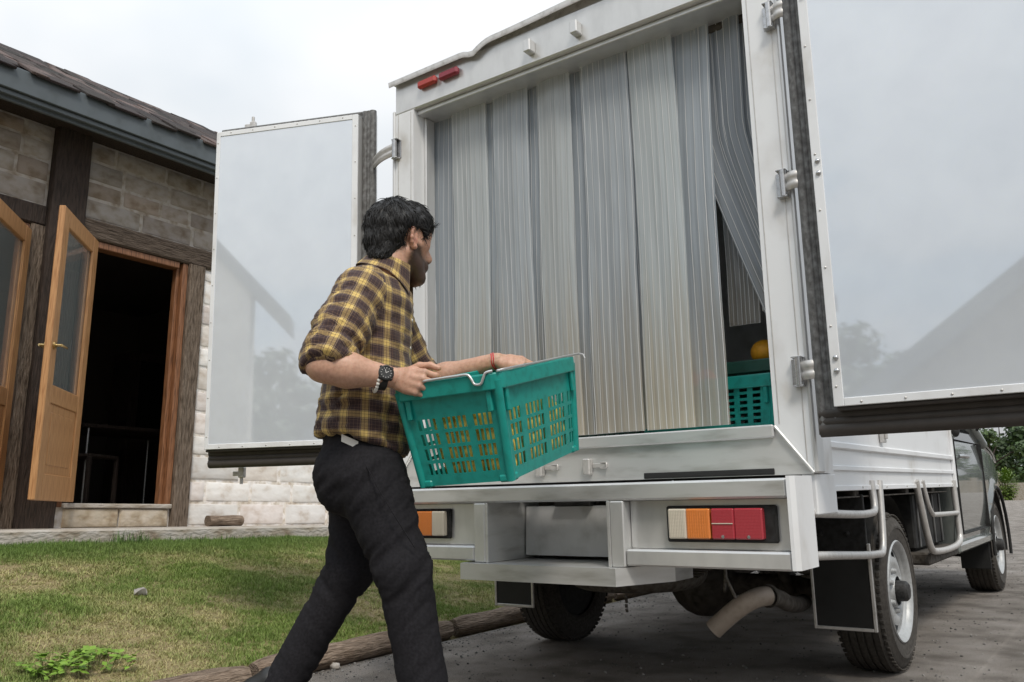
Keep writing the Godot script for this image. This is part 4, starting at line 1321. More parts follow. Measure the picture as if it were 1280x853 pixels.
func wheel(T: Node3D, at: Vector3, s: float) -> void:
	# axis along x; the outer face at `at`, y of the lathe points outwards
	var o := Node3D.new()
	o.transform = Transform3D(Basis(Vector3(0, 0, 1), -s * PI / 2), at)
	put(T, o, "wheel")
	var W := 0.195
	var g := Geo.new()
	var prof := [Vector2(0.190, -W + 0.012), Vector2(0.205, -W - 0.002), Vector2(0.25, -W - 0.006), Vector2(0.288, -W + 0.006), Vector2(0.306, -W + 0.022)]
	for k in 5:
		var a := -W + 0.024 + 0.0295 * k
		prof.append(Vector2(0.3155, a + 0.0005)); prof.append(Vector2(0.3165, a + 0.022))
		if k < 4:
			prof.append(Vector2(0.309, a + 0.0225)); prof.append(Vector2(0.309, a + 0.0285))
	prof.append_array([Vector2(0.306, -0.022), Vector2(0.297, -0.012), Vector2(0.285, -0.004), Vector2(0.262, 0.004), Vector2(0.260, 0.006), Vector2(0.252, 0.006), Vector2(0.250, 0.003), Vector2(0.215, 0.0), Vector2(0.203, -0.004), Vector2(0.190, -0.012)])
	prof.reverse()
	var pr := []
	for p in prof: pr.append(Vector2(p.x, p.y))
	pr.reverse()
	g.lathe(pr, 56)
	var ty := part(o, "tyre", g, M.tyre)
	# shoulder blocks
	g = Geo.new()
	for k in 64:
		var a := TAU * k / 64
		for e in [-0.013, -W + 0.013]:
			g.box(Vector3(cos(a) * 0.3045, e, sin(a) * 0.3045), Vector3(0.007, 0.016, 0.019), 0.002, Basis(Vector3.UP, -a))
	part(ty, "tread_blocks", g, M.tyre).set_meta("kind", "stuff")
	g = Geo.new()
	g.lathe([Vector2(0.150, -0.17), Vector2(0.178, -0.168), Vector2(0.182, -0.10), Vector2(0.172, -0.07), Vector2(0.172, -0.03), Vector2(0.183, -0.016), Vector2(0.198, -0.010), Vector2(0.203, -0.002), Vector2(0.199, 0.003), Vector2(0.190, -0.002), Vector2(0.184, -0.012), Vector2(0.176, -0.028)], 48)
	var rim := part(o, "rim", g, M.rim)
	# dished steel disc with a ring of slots
	g = Geo.new()
	var rr := [0.174, 0.160, 0.148, 0.136, 0.122, 0.105, 0.088, 0.062, 0.058]
	var yy := [-0.036, -0.030, -0.026, -0.022, -0.018, -0.018, -0.026, -0.030, -0.010]
	var ns := 64
	for i in rr.size() - 1:
		for k in ns:
			var hole := (i == 1 or i == 2) and (k % 8) < 4
			if hole: continue
			var q := []
			var nn := []
			for e in [[i, k], [i, k + 1], [i + 1, k + 1], [i + 1, k]]:
				var a: float = TAU * e[1] / ns
				q.append(Vector3(cos(a) * rr[e[0]], yy[e[0]], sin(a) * rr[e[0]]))
				var i0 := maxi(e[0] - 1, 0)
				var i1 := mini(e[0] + 1, rr.size() - 1)
				var d := Vector2(rr[i1] - rr[i0], yy[i1] - yy[i0]).normalized()
				nn.append(Vector3(cos(a) * d.y, -d.x, sin(a) * d.y))
			g.quad_n(q[0], q[1], q[2], q[3], nn[0], nn[1], nn[2], nn[3])
	for k in 6:
		var a := TAU * k / 6
		g.lathe([Vector2(0.0005, 0.02), Vector2(0.010, 0.018), Vector2(0.012, 0.0)], 6, Transform3D(Basis(), Vector3(cos(a) * 0.078, -0.028, sin(a) * 0.078)))
	part(o, "disc", g, M.rim)
	g = Geo.new()
	g.lathe([Vector2(0.0005, 0.034), Vector2(0.030, 0.032), Vector2(0.040, 0.022), Vector2(0.044, -0.03), Vector2(0.058, -0.03)], 20)
	part(o, "hub", g, M.hub)
	g = Geo.new()
	g.lathe([Vector2(0.001, -0.09), Vector2(0.165, -0.09)], 30)
	g.lathe([Vector2(0.04, -0.172), Vector2(0.19, -0.170)], 30)
	part(rim, "brake_drum", g, M.black)

func sides(T: Node3D) -> void:
	for s in [-1.0, 1.0]:
		# drop side skirt: rails and plain boards
		var g := Geo.new()
		g.span(Vector3(s * 0.845, 0.726, -1.485), Vector3(s * 0.868, 0.884, 0.905), 0.003)
		var k := part(T, "side_skirt", g, M.white)
		g = Geo.new()
		g.span(Vector3(s * 0.868, 0.872, -1.485), Vector3(s * 0.882, 0.897, 0.905), 0.005)
		g.span(Vector3(s * 0.868, 0.796, -1.485), Vector3(s * 0.878, 0.815, 0.905), 0.005)
		g.span(Vector3(s * 0.868, 0.726, -1.485), Vector3(s * 0.874, 0.745, 0.905), 0.003)
		part(k, "rail", g, M.white)
		g = Geo.new()
		for i in 7: g.ball(Vector3(s * 0.8745, 0.737, 0.82 - 0.37 * i), Vector3(0.003, 0.005, 0.005), 8, 5)
		part(k, "rivets", g, M.galv).set_meta("kind", "stuff")
		g = Geo.new()
		g.span(Vector3(s * 0.84, 0.68, 0.907), Vector3(s * 0.903, 2.64, 0.953), 0.004)
		g.span(Vector3(s * 0.86, 0.655, 0.90), Vector3(s * 0.904, 0.784, 1.11), 0.004)
		part(T, "corner_post", g, M.white)
		g = Geo.new()
		g.span(Vector3(s * 0.868, 0.72, -1.50), Vector3(s * 0.886, 2.66, -1.47), 0.004)
		part(T, "front_post", g, M.white)
		g = Geo.new()
		g.span(Vector3(s * 0.876, 0.915, 0.08), Vector3(s * 0.892, 0.972, 0.13), 0.003)
		g.span(Vector3(s * 0.892, 0.93, 0.098), Vector3(s * 0.903, 0.955, 0.112), 0.002)
		part(T, "side_latch", g, M.galv)
		# guard tubes
		for q in [[[Vector3(0.880, 0.665, 1.16), Vector3(0.884, 0.655, 0.95), Vector3(0.884, 0.640, 0.42), Vector3(0.882, 0.650, 0.345), Vector3(0.878, 0.685, 0.325), Vector3(0.87, 0.76, 0.31)], 0.014], [[Vector3(0.880, 0.535, 1.17), Vector3(0.884, 0.522, 0.95), Vector3(0.884, 0.487, 0.37), Vector3(0.882, 0.490, 0.29), Vector3(0.880, 0.53, 0.255), Vector3(0.87, 0.76, 0.185)], 0.014], [[Vector3(0.87, 0.76, -0.50), Vector3(0.876, 0.48, -0.62), Vector3(0.878, 0.44, -0.66), Vector3(0.878, 0.425, -0.74), Vector3(0.878, 0.425, -1.36), Vector3(0.878, 0.45, -1.43), Vector3(0.876, 0.52, -1.445), Vector3(0.87, 0.76, -1.45)], 0.016], [[Vector3(0.87, 0.76, -0.64), Vector3(0.876, 0.64, -0.70), Vector3(0.878, 0.60, -0.76), Vector3(0.878, 0.595, -0.84), Vector3(0.878, 0.585, -1.44)], 0.012]]:
			g = Geo.new()
			var pts := []
			for p in q[0]: pts.append(Vector3(p.x * s, p.y, p.z))
			g.tube(round_path(pts), q[1], 12)
			part(T, "guard_tube", g, M.galv)
	# black locker with pale uprights behind the guard on the right
	var g := Geo.new()
	g.span(Vector3(0.58, 0.43, -1.42), Vector3(0.80, 0.70, -0.72), 0.01)
	var b := part(T, "locker", g, M.black)
	g = Geo.new()
	for k in 4: g.span(Vector3(0.801, 0.44, -0.80 - 0.19 * k), Vector3(0.809, 0.69, -0.785 - 0.19 * k), 0.002)
	part(b, "upright", g, M.locker_rib)
	g = Geo.new()
	g.span(Vector3(0.60, 0.36, -1.44), Vector3(0.86, 0.42, -0.70), 0.01)
	part(b, "tray", g, M.underside)
	# wheel housing above the rear tyre
	for s in [-1.0, 1.0]:
		g = Geo.new()
		g.lathe([Vector2(0.37, -0.28), Vector2(0.372, 0.0)], 20, Transform3D(Basis(Vector3(0, 0, 1), -s * PI / 2), Vector3(s * 0.85, 0.33, 0)), PI * 0.62 if s > 0 else -PI * 0.38, PI * 1.38 if s > 0 else PI * 0.38)
		part(T, "wheel_housing", g, M.black)

func round_path(p: Array) -> Array:
	# Catmull-Rom through the given points
	var out := []
	for i in p.size() - 1:
		var a: Vector3 = p[maxi(i - 1, 0)]
		var b: Vector3 = p[i]
		var c: Vector3 = p[i + 1]
		var d: Vector3 = p[mini(i + 2, p.size() - 1)]
		for k in 5:
			var t := k / 5.0
			out.append(catmull(a, b, c, d, t))
	out.append(p[-1])
	return out

func catmull(a: Vector3, b: Vector3, c: Vector3, d: Vector3, t: float) -> Vector3:
	# centripetal, so that short bends between long straights do not overshoot
	var t0 := 0.0
	var t1 := t0 + maxf(sqrt(a.distance_to(b)), 0.001)
	var t2 := t1 + maxf(sqrt(b.distance_to(c)), 0.001)
	var t3 := t2 + maxf(sqrt(c.distance_to(d)), 0.001)
	var s := lerpf(t1, t2, t)
	var A1 := a.lerp(b, (s - t0) / (t1 - t0))
	var A2 := b.lerp(c, (s - t1) / (t2 - t1))
	var A3 := c.lerp(d, (s - t2) / (t3 - t2))
	var B1 := A1.lerp(A2, (s - t0) / (t2 - t0))
	var B2 := A2.lerp(A3, (s - t1) / (t3 - t1))
	return B1.lerp(B2, (s - t1) / (t2 - t1))

func cab(T: Node3D) -> void:
	# section of the right half: body side from sill to waist, glass, roof; swept along z
	var half := func(z: float) -> Array:
		var f := clampf((-2.75 - z) / 1.35, 0.0, 1.0)      # bonnet end
		var tuck := 0.10 * f * f + 0.012 * pow(clampf((z + 1.6) / 0.1, 0.0, 1.0), 2.0)
		var w := 0.865 - tuck
		var waist := lerpf(1.02, 0.90, f)
		return [w, waist]
	var zs := []
	var z := -1.54
	while z > -4.16: zs.append(z); z -= 0.06
	var body := Geo.new()
	for s in [-1.0, 1.0]:
		body.sheet(zs.size() - 1, 12, func(u, t):
			var zz: float = zs[roundi(u * (zs.size() - 1))]
			var q: Array = half.call(zz)
			var y := lerpf(0.40, q[1], t)
			var bulge := 0.030 * sin(PI * clampf((y - 0.42) / 0.62, 0.0, 1.0)) + 0.006 * exp(-pow((y - 0.80) / 0.02, 2.0))
			var x: float = q[0] - 0.03 + bulge
			var d := Vector2(zz + 3.12, y - 0.315).length()
			if d < 0.40: 
				var e := Vector2(zz + 3.12, y - 0.315) / maxf(d, 0.01) * 0.40
				return Vector3(s * (x + 0.012), maxf(0.315 + e.y, 0.40), -3.12 + e.x) if e.y > 0.0 or d > 0.3 else Vector3(s * (x - 0.05), 0.40, zz)
			x += 0.020 * exp(-pow((d - 0.42) / 0.035, 2.0))
			return Vector3(s * x, y, zz), Vector2.ONE, Vector3(s, 0, 0))
		# rolled shoulder and tumblehome up to the roof
	body.sheet(24, 8, func(u, t):
		var x := lerpf(-0.86, 0.86, u)
		var zz := lerpf(-2.75, -4.15, t)
		var q: Array = half.call(zz)
		return Vector3(x * q[0] / 0.86, q[1] + 0.06 * (1.0 - pow(absf(u * 2.0 - 1.0), 4.0)), zz), Vector2.ONE, Vector3.UP)
	var shell := part(T, "cab_body", body, M.car)
	var top := Geo.new()
	for s in [-1.0, 1.0]:
		# pillars round the side glass
		for p in [[Vector3(s * 0.855, 1.0, -1.58), Vector3(s * 0.70, 1.46, -1.70)], [Vector3(s * 0.85, 1.0, -2.85), Vector3(s * 0.70, 1.46, -2.25)], [Vector3(s * 0.70, 1.46, -1.66), Vector3(s * 0.70, 1.46, -2.28)]]:
			top.tube([p[0], p[0].lerp(p[1], 0.5) + Vector3(s * 0.012, 0, 0), p[1]], 0.035, 10)
	top.sheet(12, 8, func(u, t):
		var x := lerpf(-0.72, 0.72, u)
		return Vector3(x, 1.47 + 0.05 * (1.0 - pow(u * 2.0 - 1.0, 4.0)), lerpf(-1.64, -2.3, t)), Vector2.ONE, Vector3.UP)
	top.quad(Vector3(-0.85, 0.40, -1.545), Vector3(0.85, 0.40, -1.545), Vector3(0.85, 1.0, -1.56), Vector3(-0.85, 1.0, -1.56), Vector3.BACK)
	part(T, "cab_top", top, M.car)
	var gl := Geo.new()
	for s in [-1.0, 1.0]: gl.quad(Vector3(s * 0.858, 1.0, -1.60), Vector3(s * 0.85, 1.0, -2.82), Vector3(s * 0.71, 1.45, -2.26), Vector3(s * 0.71, 1.45, -1.70), Vector3(s, 0.3, 0))
	gl.quad(Vector3(-0.84, 1.0, -2.86), Vector3(0.84, 1.0, -2.86), Vector3(0.70, 1.47, -2.29), Vector3(-0.70, 1.47, -2.29), Vector3.FORWARD)
	gl.quad(Vector3(-0.84, 1.0, -1.57), Vector3(0.84, 1.0, -1.57), Vector3(0.70, 1.47, -1.66), Vector3(-0.70, 1.47, -1.66), Vector3.BACK)
	part(T, "cab_glass", gl, M.darkglass)
	# door lines, handle and sill on each side
	for s in [-1.0, 1.0]:
		var g := Geo.new()
		g.span(Vector3(s * 0.845, 0.455, -2.62), Vector3(s * 0.8605, 0.462, -1.62), 0.001)
		g.span(Vector3(s * 0.845, 0.46, -1.628), Vector3(s * 0.873, 1.0, -1.62), 0.001)
		g.span(Vector3(s * 0.845, 0.46, -2.628), Vector3(s * 0.873, 1.0, -2.62), 0.001)
		var d := part(T, "cab_door_gap", g, M.black)
		g = Geo.new()
		g.tube([Vector3(s * 0.872, 0.90, -1.74), Vector3(s * 0.892, 0.90, -1.76), Vector3(s * 0.892, 0.90, -1.90), Vector3(s * 0.872, 0.90, -1.92)], 0.012, 8)
		part(d, "handle", g, M.chrome)
		g = Geo.new()
		g.span(Vector3(s * 0.74, 0.36, -2.74), Vector3(s * 0.865, 0.415, -1.50), 0.012)
		part(T, "cab_sill", g, M.car)
		g = Geo.new()
		var arch := []
		for k in 15:
			var a := -0.12 + (PI + 0.34) * k / 14.0
			arch.append(Vector3(s * 0.868, 0.315 + sin(a) * 0.400, -3.12 + cos(a) * 0.400))
		g.tube(arch, 0.011, 8)
		part(T, "wheel_arch_lip", g, M.black)
		g = Geo.new()
		g.lathe([Vector2(0.385, -0.30), Vector2(0.39, 0.0)], 24, Transform3D(Basis(Vector3(0, 0, 1), -s * PI / 2), Vector3(s * 0.85, 0.315, -3.12)), PI * 0.45 if s > 0 else -PI * 0.55, PI * 1.55 if s > 0 else PI * 0.55)
		part(T, "wheel_housing", g, M.black)
		g = Geo.new()    # front mud flap behind the front wheel
		g.span(Vector3(s * 0.66, 0.18, -2.72), Vector3(s * 0.84, 0.42, -2.705), 0.003)
		part(T, "mud_flap", g, M.flap)
		# mirror
		g = Geo.new()
		g.box(Vector3(s * 0.98, 1.30, -2.66), Vector3(0.16, 0.20, 0.07), 0.03)
		g.tube([Vector3(s * 0.84, 1.10, -2.70), Vector3(s * 0.95, 1.24, -2.68)], 0.018, 8)
		part(T, "wing_mirror", g, M.black)
	# small black side marker on the box's front corner
	var mk := Geo.new()
	mk.ball(Vector3(0.905, 1.035, -1.50), Vector3(0.022, 0.035, 0.03), 10, 8)
	part(T, "side_marker", mk, M.black)
	var gr := Geo.new()
	gr.span(Vector3(-0.74, 0.42, -4.24), Vector3(0.74, 0.88, -4.14), 0.03)
	part(T, "front_grille", gr, M.black)
# ------------------------------------------------------------------ plastic baskets and what is in them
# a wall between two bottom and two top corners, with a grid of holes: us and vs are cell borders (0..1), hole(i, j) says which cells are open
func holed(g: Geo, c00: Vector3, c10: Vector3, c11: Vector3, c01: Vector3, th: float, us: Array, vs: Array, hole: Callable) -> void:
	var nrm := (c10 - c00).cross(c01 - c00).normalized()
	var P := func(i: int, j: int, k: float) -> Vector3: return c00.lerp(c10, us[i]).lerp(c01.lerp(c11, us[i]), vs[j]) - nrm * th * k
	var nu := us.size() - 1
	var nv := vs.size() - 1
	for i in nu:
		for j in nv:
			if hole.call(i, j): continue
			for k in [0.0, 1.0]: g.quad(P.call(i, j, k), P.call(i + 1, j, k), P.call(i + 1, j + 1, k), P.call(i, j + 1, k), nrm * (1.0 - 2.0 * k))
			for e in [[i - 1, j, i, j, i, j + 1], [i + 1, j, i + 1, j, i + 1, j + 1], [i, j - 1, i, j, i + 1, j], [i, j + 1, i, j + 1, i + 1, j + 1]]:
				var inside: bool = e[0] >= 0 and e[0] < nu and e[1] >= 0 and e[1] < nv
				if inside and not hole.call(e[0], e[1]): continue
				var mid: Vector3 = P.call(e[2], e[3], 0.5)
				var cell: Vector3 = P.call(i, j, 0.5).lerp(P.call(i + 1, j + 1, 0.5), 0.5)
				g.quad(P.call(e[2], e[3], 0.0), P.call(e[4], e[5], 0.0), P.call(e[4], e[5], 1.0), P.call(e[2], e[3], 1.0), mid - cell)

# groups of slots -> cell borders and a lookup of which cells are open
func slot_cells(groups: Array) -> Array:
	# groups: [start, end, count, share of each pitch that is open]
	var b := [0.0]
	var open := []
	for q in groups:
		var pitch: float = (q[1] - q[0]) / q[2]
		for k in q[2]:
			var a: float = q[0] + pitch * (k + 0.5 - q[3] * 0.5)
			b.append(a); open.append(false)
			b.append(a + pitch * q[3]); open.append(true)
	b.append(1.0); open.append(false)
	return [b, open]

func tub(called: String, label: String, category: String, xf: Transform3D, group: String, W: float, L: float, H: float, taper: float, m: Material, style: int) -> Node3D:
	# W along x, L along z, standing on y = 0
	var o := thing(called, label, category, xf, group)
	var cb := func(sx: float, sz: float, y: float) -> Vector3:
		var k := lerpf(taper, 1.0, y / H)
		return Vector3(sx * W / 2 * k, y, sz * L / 2 * k)
	var hu_end: Array
	var hu_long: Array
	var hv: Array
	if style == 0:
		hu_end = slot_cells([[0.12, 0.335, 4, 0.60], [0.385, 0.645, 5, 0.68], [0.70, 0.90, 4, 0.68]])
		hu_long = slot_cells([[0.07, 0.225, 3, 0.66], [0.28, 0.53, 5, 0.66], [0.59, 0.84, 5, 0.66], [0.88, 0.96, 2, 0.6]])
		hv = slot_cells([[0.09, 0.665, 4, 0.77]])
	else:
		hu_end = slot_cells([[0.08, 0.92, 9, 0.58]])
		hu_long = slot_cells([[0.06, 0.94, 14, 0.58]])
		hv = slot_cells([[0.12, 0.80, 6, 0.58]])
	var sides := [[[-1, 1], [1, 1], hu_end], [[1, 1], [1, -1], hu_long], [[1, -1], [-1, -1], hu_end], [[-1, -1], [-1, 1], hu_long]]
	for q in sides:
		var g := Geo.new()
		var hu: Array = q[2]
		holed(g, cb.call(q[0][0], q[0][1], 0.0), cb.call(q[1][0], q[1][1], 0.0), cb.call(q[1][0], q[1][1], H), cb.call(q[0][0], q[0][1], H), 0.0032, hu[0], hv[0], func(i, j): return hu[1][i] and hv[1][j])
		part(o, "side_wall", g, m)
	var g := Geo.new()
	g.box(Vector3(0, 0.003, 0), Vector3(W * taper, 0.006, L * taper), 0.001)
	part(o, "base", g, m)
	# rim: a folded band, rounded at the corners
	g = Geo.new()
	var rr := 0.030
	var ring := func(grow: float) -> PackedVector2Array:
		var pts := PackedVector2Array()
		for k in 4:
			var sx: float = [1, -1, -1, 1][k]
			var sz: float = [1, 1, -1, -1][k]
			for a in 6:
				var t := PI / 2 * k + PI / 2 * a / 5.0
				pts.append(Vector2(sx * (W / 2 - rr) + cos(t) * (rr + grow), sz * (L / 2 - rr) + sin(t) * (rr + grow)))
		return pts
	var sec := [[-0.004, H - 0.046], [0.010, H - 0.046], [0.012, H - 0.043], [0.013, H - 0.004], [0.011, H], [-0.003, H], [-0.006, H - 0.003], [-0.006, H - 0.03]]
	var rings := []
	for q in sec: rings.append(ring.call(q[0]))
	for i in sec.size() - 1:
		for k in 24:
			var k2 := (k + 1) % 24
			var a := Vector3(rings[i][k].x, sec[i][1], rings[i][k].y)
			var b := Vector3(rings[i][k2].x, sec[i][1], rings[i][k2].y)
			var c := Vector3(rings[i + 1][k2].x, sec[i + 1][1], rings[i + 1][k2].y)
			var d := Vector3(rings[i + 1][k].x, sec[i + 1][1], rings[i + 1][k].y)
			var out: Vector3 = Vector3(a.x, 0, a.z).normalized() * (sec[i + 1][1] - sec[i][1]) + Vector3.DOWN * (sec[i + 1][0] - sec[i][0])
			g.quad(a, b, c, d, out)
	part(o, "rim", g, m)
	# corner posts, lugs under the rim, feet
	for s in [[1, 1], [-1, 1], [-1, -1], [1, -1]]:
		g = Geo.new()
		var a: Vector3 = cb.call(s[0], s[1], 0.0)
		var b: Vector3 = cb.call(s[0], s[1], H - 0.02)
		g.tube([a + Vector3(-s[0] * 0.004, 0, -s[1] * 0.004), b + Vector3(-s[0] * 0.004, 0, -s[1] * 0.004)], 0.013, 10)
		part(o, "corner_post", g, m)
	for s in [[1, 1], [1, -1], [-1, 1], [-1, -1]]:
		g = Geo.new()
		var b: Vector3 = cb.call(s[0], s[1], H - 0.075)
		g.box(b + Vector3(0.006 * s[0], 0, -s[1] * 0.030), Vector3(0.012, 0.07, 0.016), 0.003)
		g.box(b + Vector3(-s[0] * 0.030, 0, 0.006 * s[1]), Vector3(0.016, 0.06, 0.012), 0.003)
		var f: Vector3 = cb.call(s[0], s[1], 0.0)
		g.box(f + Vector3(-s[0] * 0.016, 0.008, -s[1] * 0.016), Vector3(0.044, 0.022, 0.044), 0.005)
		part(o, "lug", g, m)
	return o

func carried_basket() -> void:
	var b := Basis(Vector3(0.988, 0.041, -0.146), Vector3(-0.004, 0.970, 0.244), Vector3(0.152, -0.241, 0.959)).orthonormalized()
	var W := 0.337
	var L := 0.538
	var H := 0.303
	var at := Vector3(-1.593, 0.916, -2.078) - b.y * H / 2
	var xf := Transform3D(b, at)
	var o := tub("basket", "teal plastic basket with rows of slots, tilted in the man's hands", "basket", xf, "", W, L, H, 0.88, M.teal, 0)
	# wire bail lying on the rim, with its hooked ends
	var g := Geo.new()
	var y := H + 0.004
	var zf := L / 2 + 0.016
	var xr := W / 2 + 0.016
	var p := [Vector3(-0.06, y, zf), Vector3(0.05, y + 0.001, zf), Vector3(0.088, y - 0.001, zf), Vector3(0.098, y - 0.014, zf + 0.001), Vector3(0.106, y - 0.028, zf + 0.002), Vector3(0.125, y - 0.029, zf + 0.002), Vector3(0.134, y - 0.016, zf + 0.001), Vector3(0.142, y - 0.002, zf - 0.002), Vector3(0.160, y + 0.001, zf - 0.010)]
	g.tube(round_path(p), 0.0040, 8)
	g.tube(round_path([Vector3(xr - 0.012, y, zf - 0.012), Vector3(xr - 0.004, y + 0.001, zf - 0.04), Vector3(xr - 0.006, y + 0.001, 0.0), Vector3(xr - 0.004, y + 0.002, -zf + 0.05), Vector3(xr + 0.004, y + 0.001, -zf - 0.004), Vector3(xr + 0.012, y - 0.004, -zf - 0.012)]), 0.0036, 8)
	g.tube([Vector3(xr + 0.012, y - 0.004, -zf - 0.012), Vector3(xr + 0.016, y - 0.016, -zf - 0.010)], 0.004, 8)
	part(o, "wire_handle", g, M.wire)
	# fruit seen through the slots, piled against the near end and long side
	rng.seed = 91
	var fg := Geo.new()
	for k in 1: fg.lathe(fruit_profile(), 18)
	var proto: Node3D = null
	var n := 0
	for layer in 5:
		for i in 3:
			for j in 7:
				if layer == 4 and (j > 3 or i == 2): continue
				if layer == 3 and j > 5: continue
				var px := -0.060 + 0.083 * i + rng.randf_range(-0.004, 0.004)
				var pz := 0.197 - 0.063 * j + rng.randf_range(-0.004, 0.004)
				if i == 0 and j == 0: pz -= 0.012
				var nar := lerpf(0.93, 1.0, layer / 4.0)
				px *= nar
				pz *= nar
				var q := Transform3D(Basis(Vector3.UP, rng.randf() * TAU) * Basis(Vector3.RIGHT, rng.randf_range(-0.35, 0.35)) * Basis.from_scale(Vector3.ONE * rng.randf_range(0.96, 1.05)), Vector3(px, 0.048 + 0.040 * layer, pz + 0.003 * layer))
				var seen := j == 0 or i == 2 or j == 1 or layer == 4
				if not seen: continue
				var m := fg.build(M.fruit)
				put(self, m, "mango")
				m.transform = xf * q
				tag(m, "ripe yellow mango inside the teal basket the man carries", "fruit", "yellow mangoes in the carried basket")
				n += 1

func fruit_profile() -> Array:
	var p := []
	for k in 15:
		var a := PI * k / 14.0
		p.append(Vector2(maxf(0.0006, 0.0430 * sin(a) * (1.0 + 0.08 * cos(a))), -0.047 * cos(a)))
	return p

func cargo_in_truck() -> void:
	var T := Transform3D(Basis(Vector3.RIGHT, TILT), AXLE)
	tub("crate", "teal perforated crate standing on the truck floor beside the right jamb", "crate", T * Transform3D(Basis(), Vector3(0.455, 0.944, 0.71)), "", 0.54, 0.36, 0.20, 0.93, M.teal, 1)
	tub("crate", "dark green crate stacked on the teal crate inside the truck", "crate", T * Transform3D(Basis(Vector3.UP, 0.03), Vector3(0.49, 1.105, 0.68)), "", 0.46, 0.32, 0.10, 0.93, M.green_dark, 1)
	tub("crate", "dark green crate low behind the middle of the strip curtain", "crate", T * Transform3D(Basis(), Vector3(-0.12, 0.944, 0.62)), "", 0.52, 0.36, 0.14, 0.93, M.green_dark, 1)
	tub("crate", "teal crate low behind the left half of the strip curtain", "crate", T * Transform3D(Basis(), Vector3(-0.55, 0.944, 0.60)), "", 0.30, 0.36, 0.20, 0.93, M.teal, 1)
	var g := Geo.new()
	g.ball(Vector3.ZERO, Vector3(0.052, 0.048, 0.052), 24, 16)
	var o := g.build(M.orange)
	put(self, o, "melon")
	o.transform = T * Transform3D(Basis(), Vector3(0.650, 1.240, 0.76))
	tag(o, "round orange-yellow melon on top of the dark green crate in the truck", "fruit")
	rng.seed = 17
	for k in 9:
		var t := Geo.new()
		t.ball(Vector3.ZERO, Vector3(0.034, 0.030, 0.034), 14, 10)
		var m := t.build(M.tomato)
		put(self, m, "tomato")
		m.transform = T * Transform3D(Basis(), Vector3(0.29 + 0.045 * k * 0.5 + rng.randf_range(-0.01, 0.01), 1.140 + 0.02 * (k % 2), 0.86 + rng.randf_range(-0.02, 0.03)))
		tag(m, "red tomato heaped at the top of the teal crate behind the strip curtain", "tomato", "red tomatoes in the teal crate")

# ------------------------------------------------------------------ plants
func leaf_shape(g: Geo, at: Vector3, dir: Vector3, up: Vector3, l: float, w: float, c: Color) -> void:
	var s := dir.cross(up).normalized() * w
	var a := at
	var m := at + dir * l * 0.5 + up * l * 0.10
	var t := at + dir * l - up * l * 0.06
	g.col = c
	var n1 := (up + s.normalized() * 0.3).normalized()
	var n2 := (up - s.normalized() * 0.3).normalized()
	g.tri(a, m + s - up * w * 0.2, m, n1, n1, up); g.tri(m, m + s - up * w * 0.2, t, up, n1, n1)
	g.tri(a, m, m - s - up * w * 0.2, n2, up, n2); g.tri(m, t, m - s - up * w * 0.2, up, n2, n2)

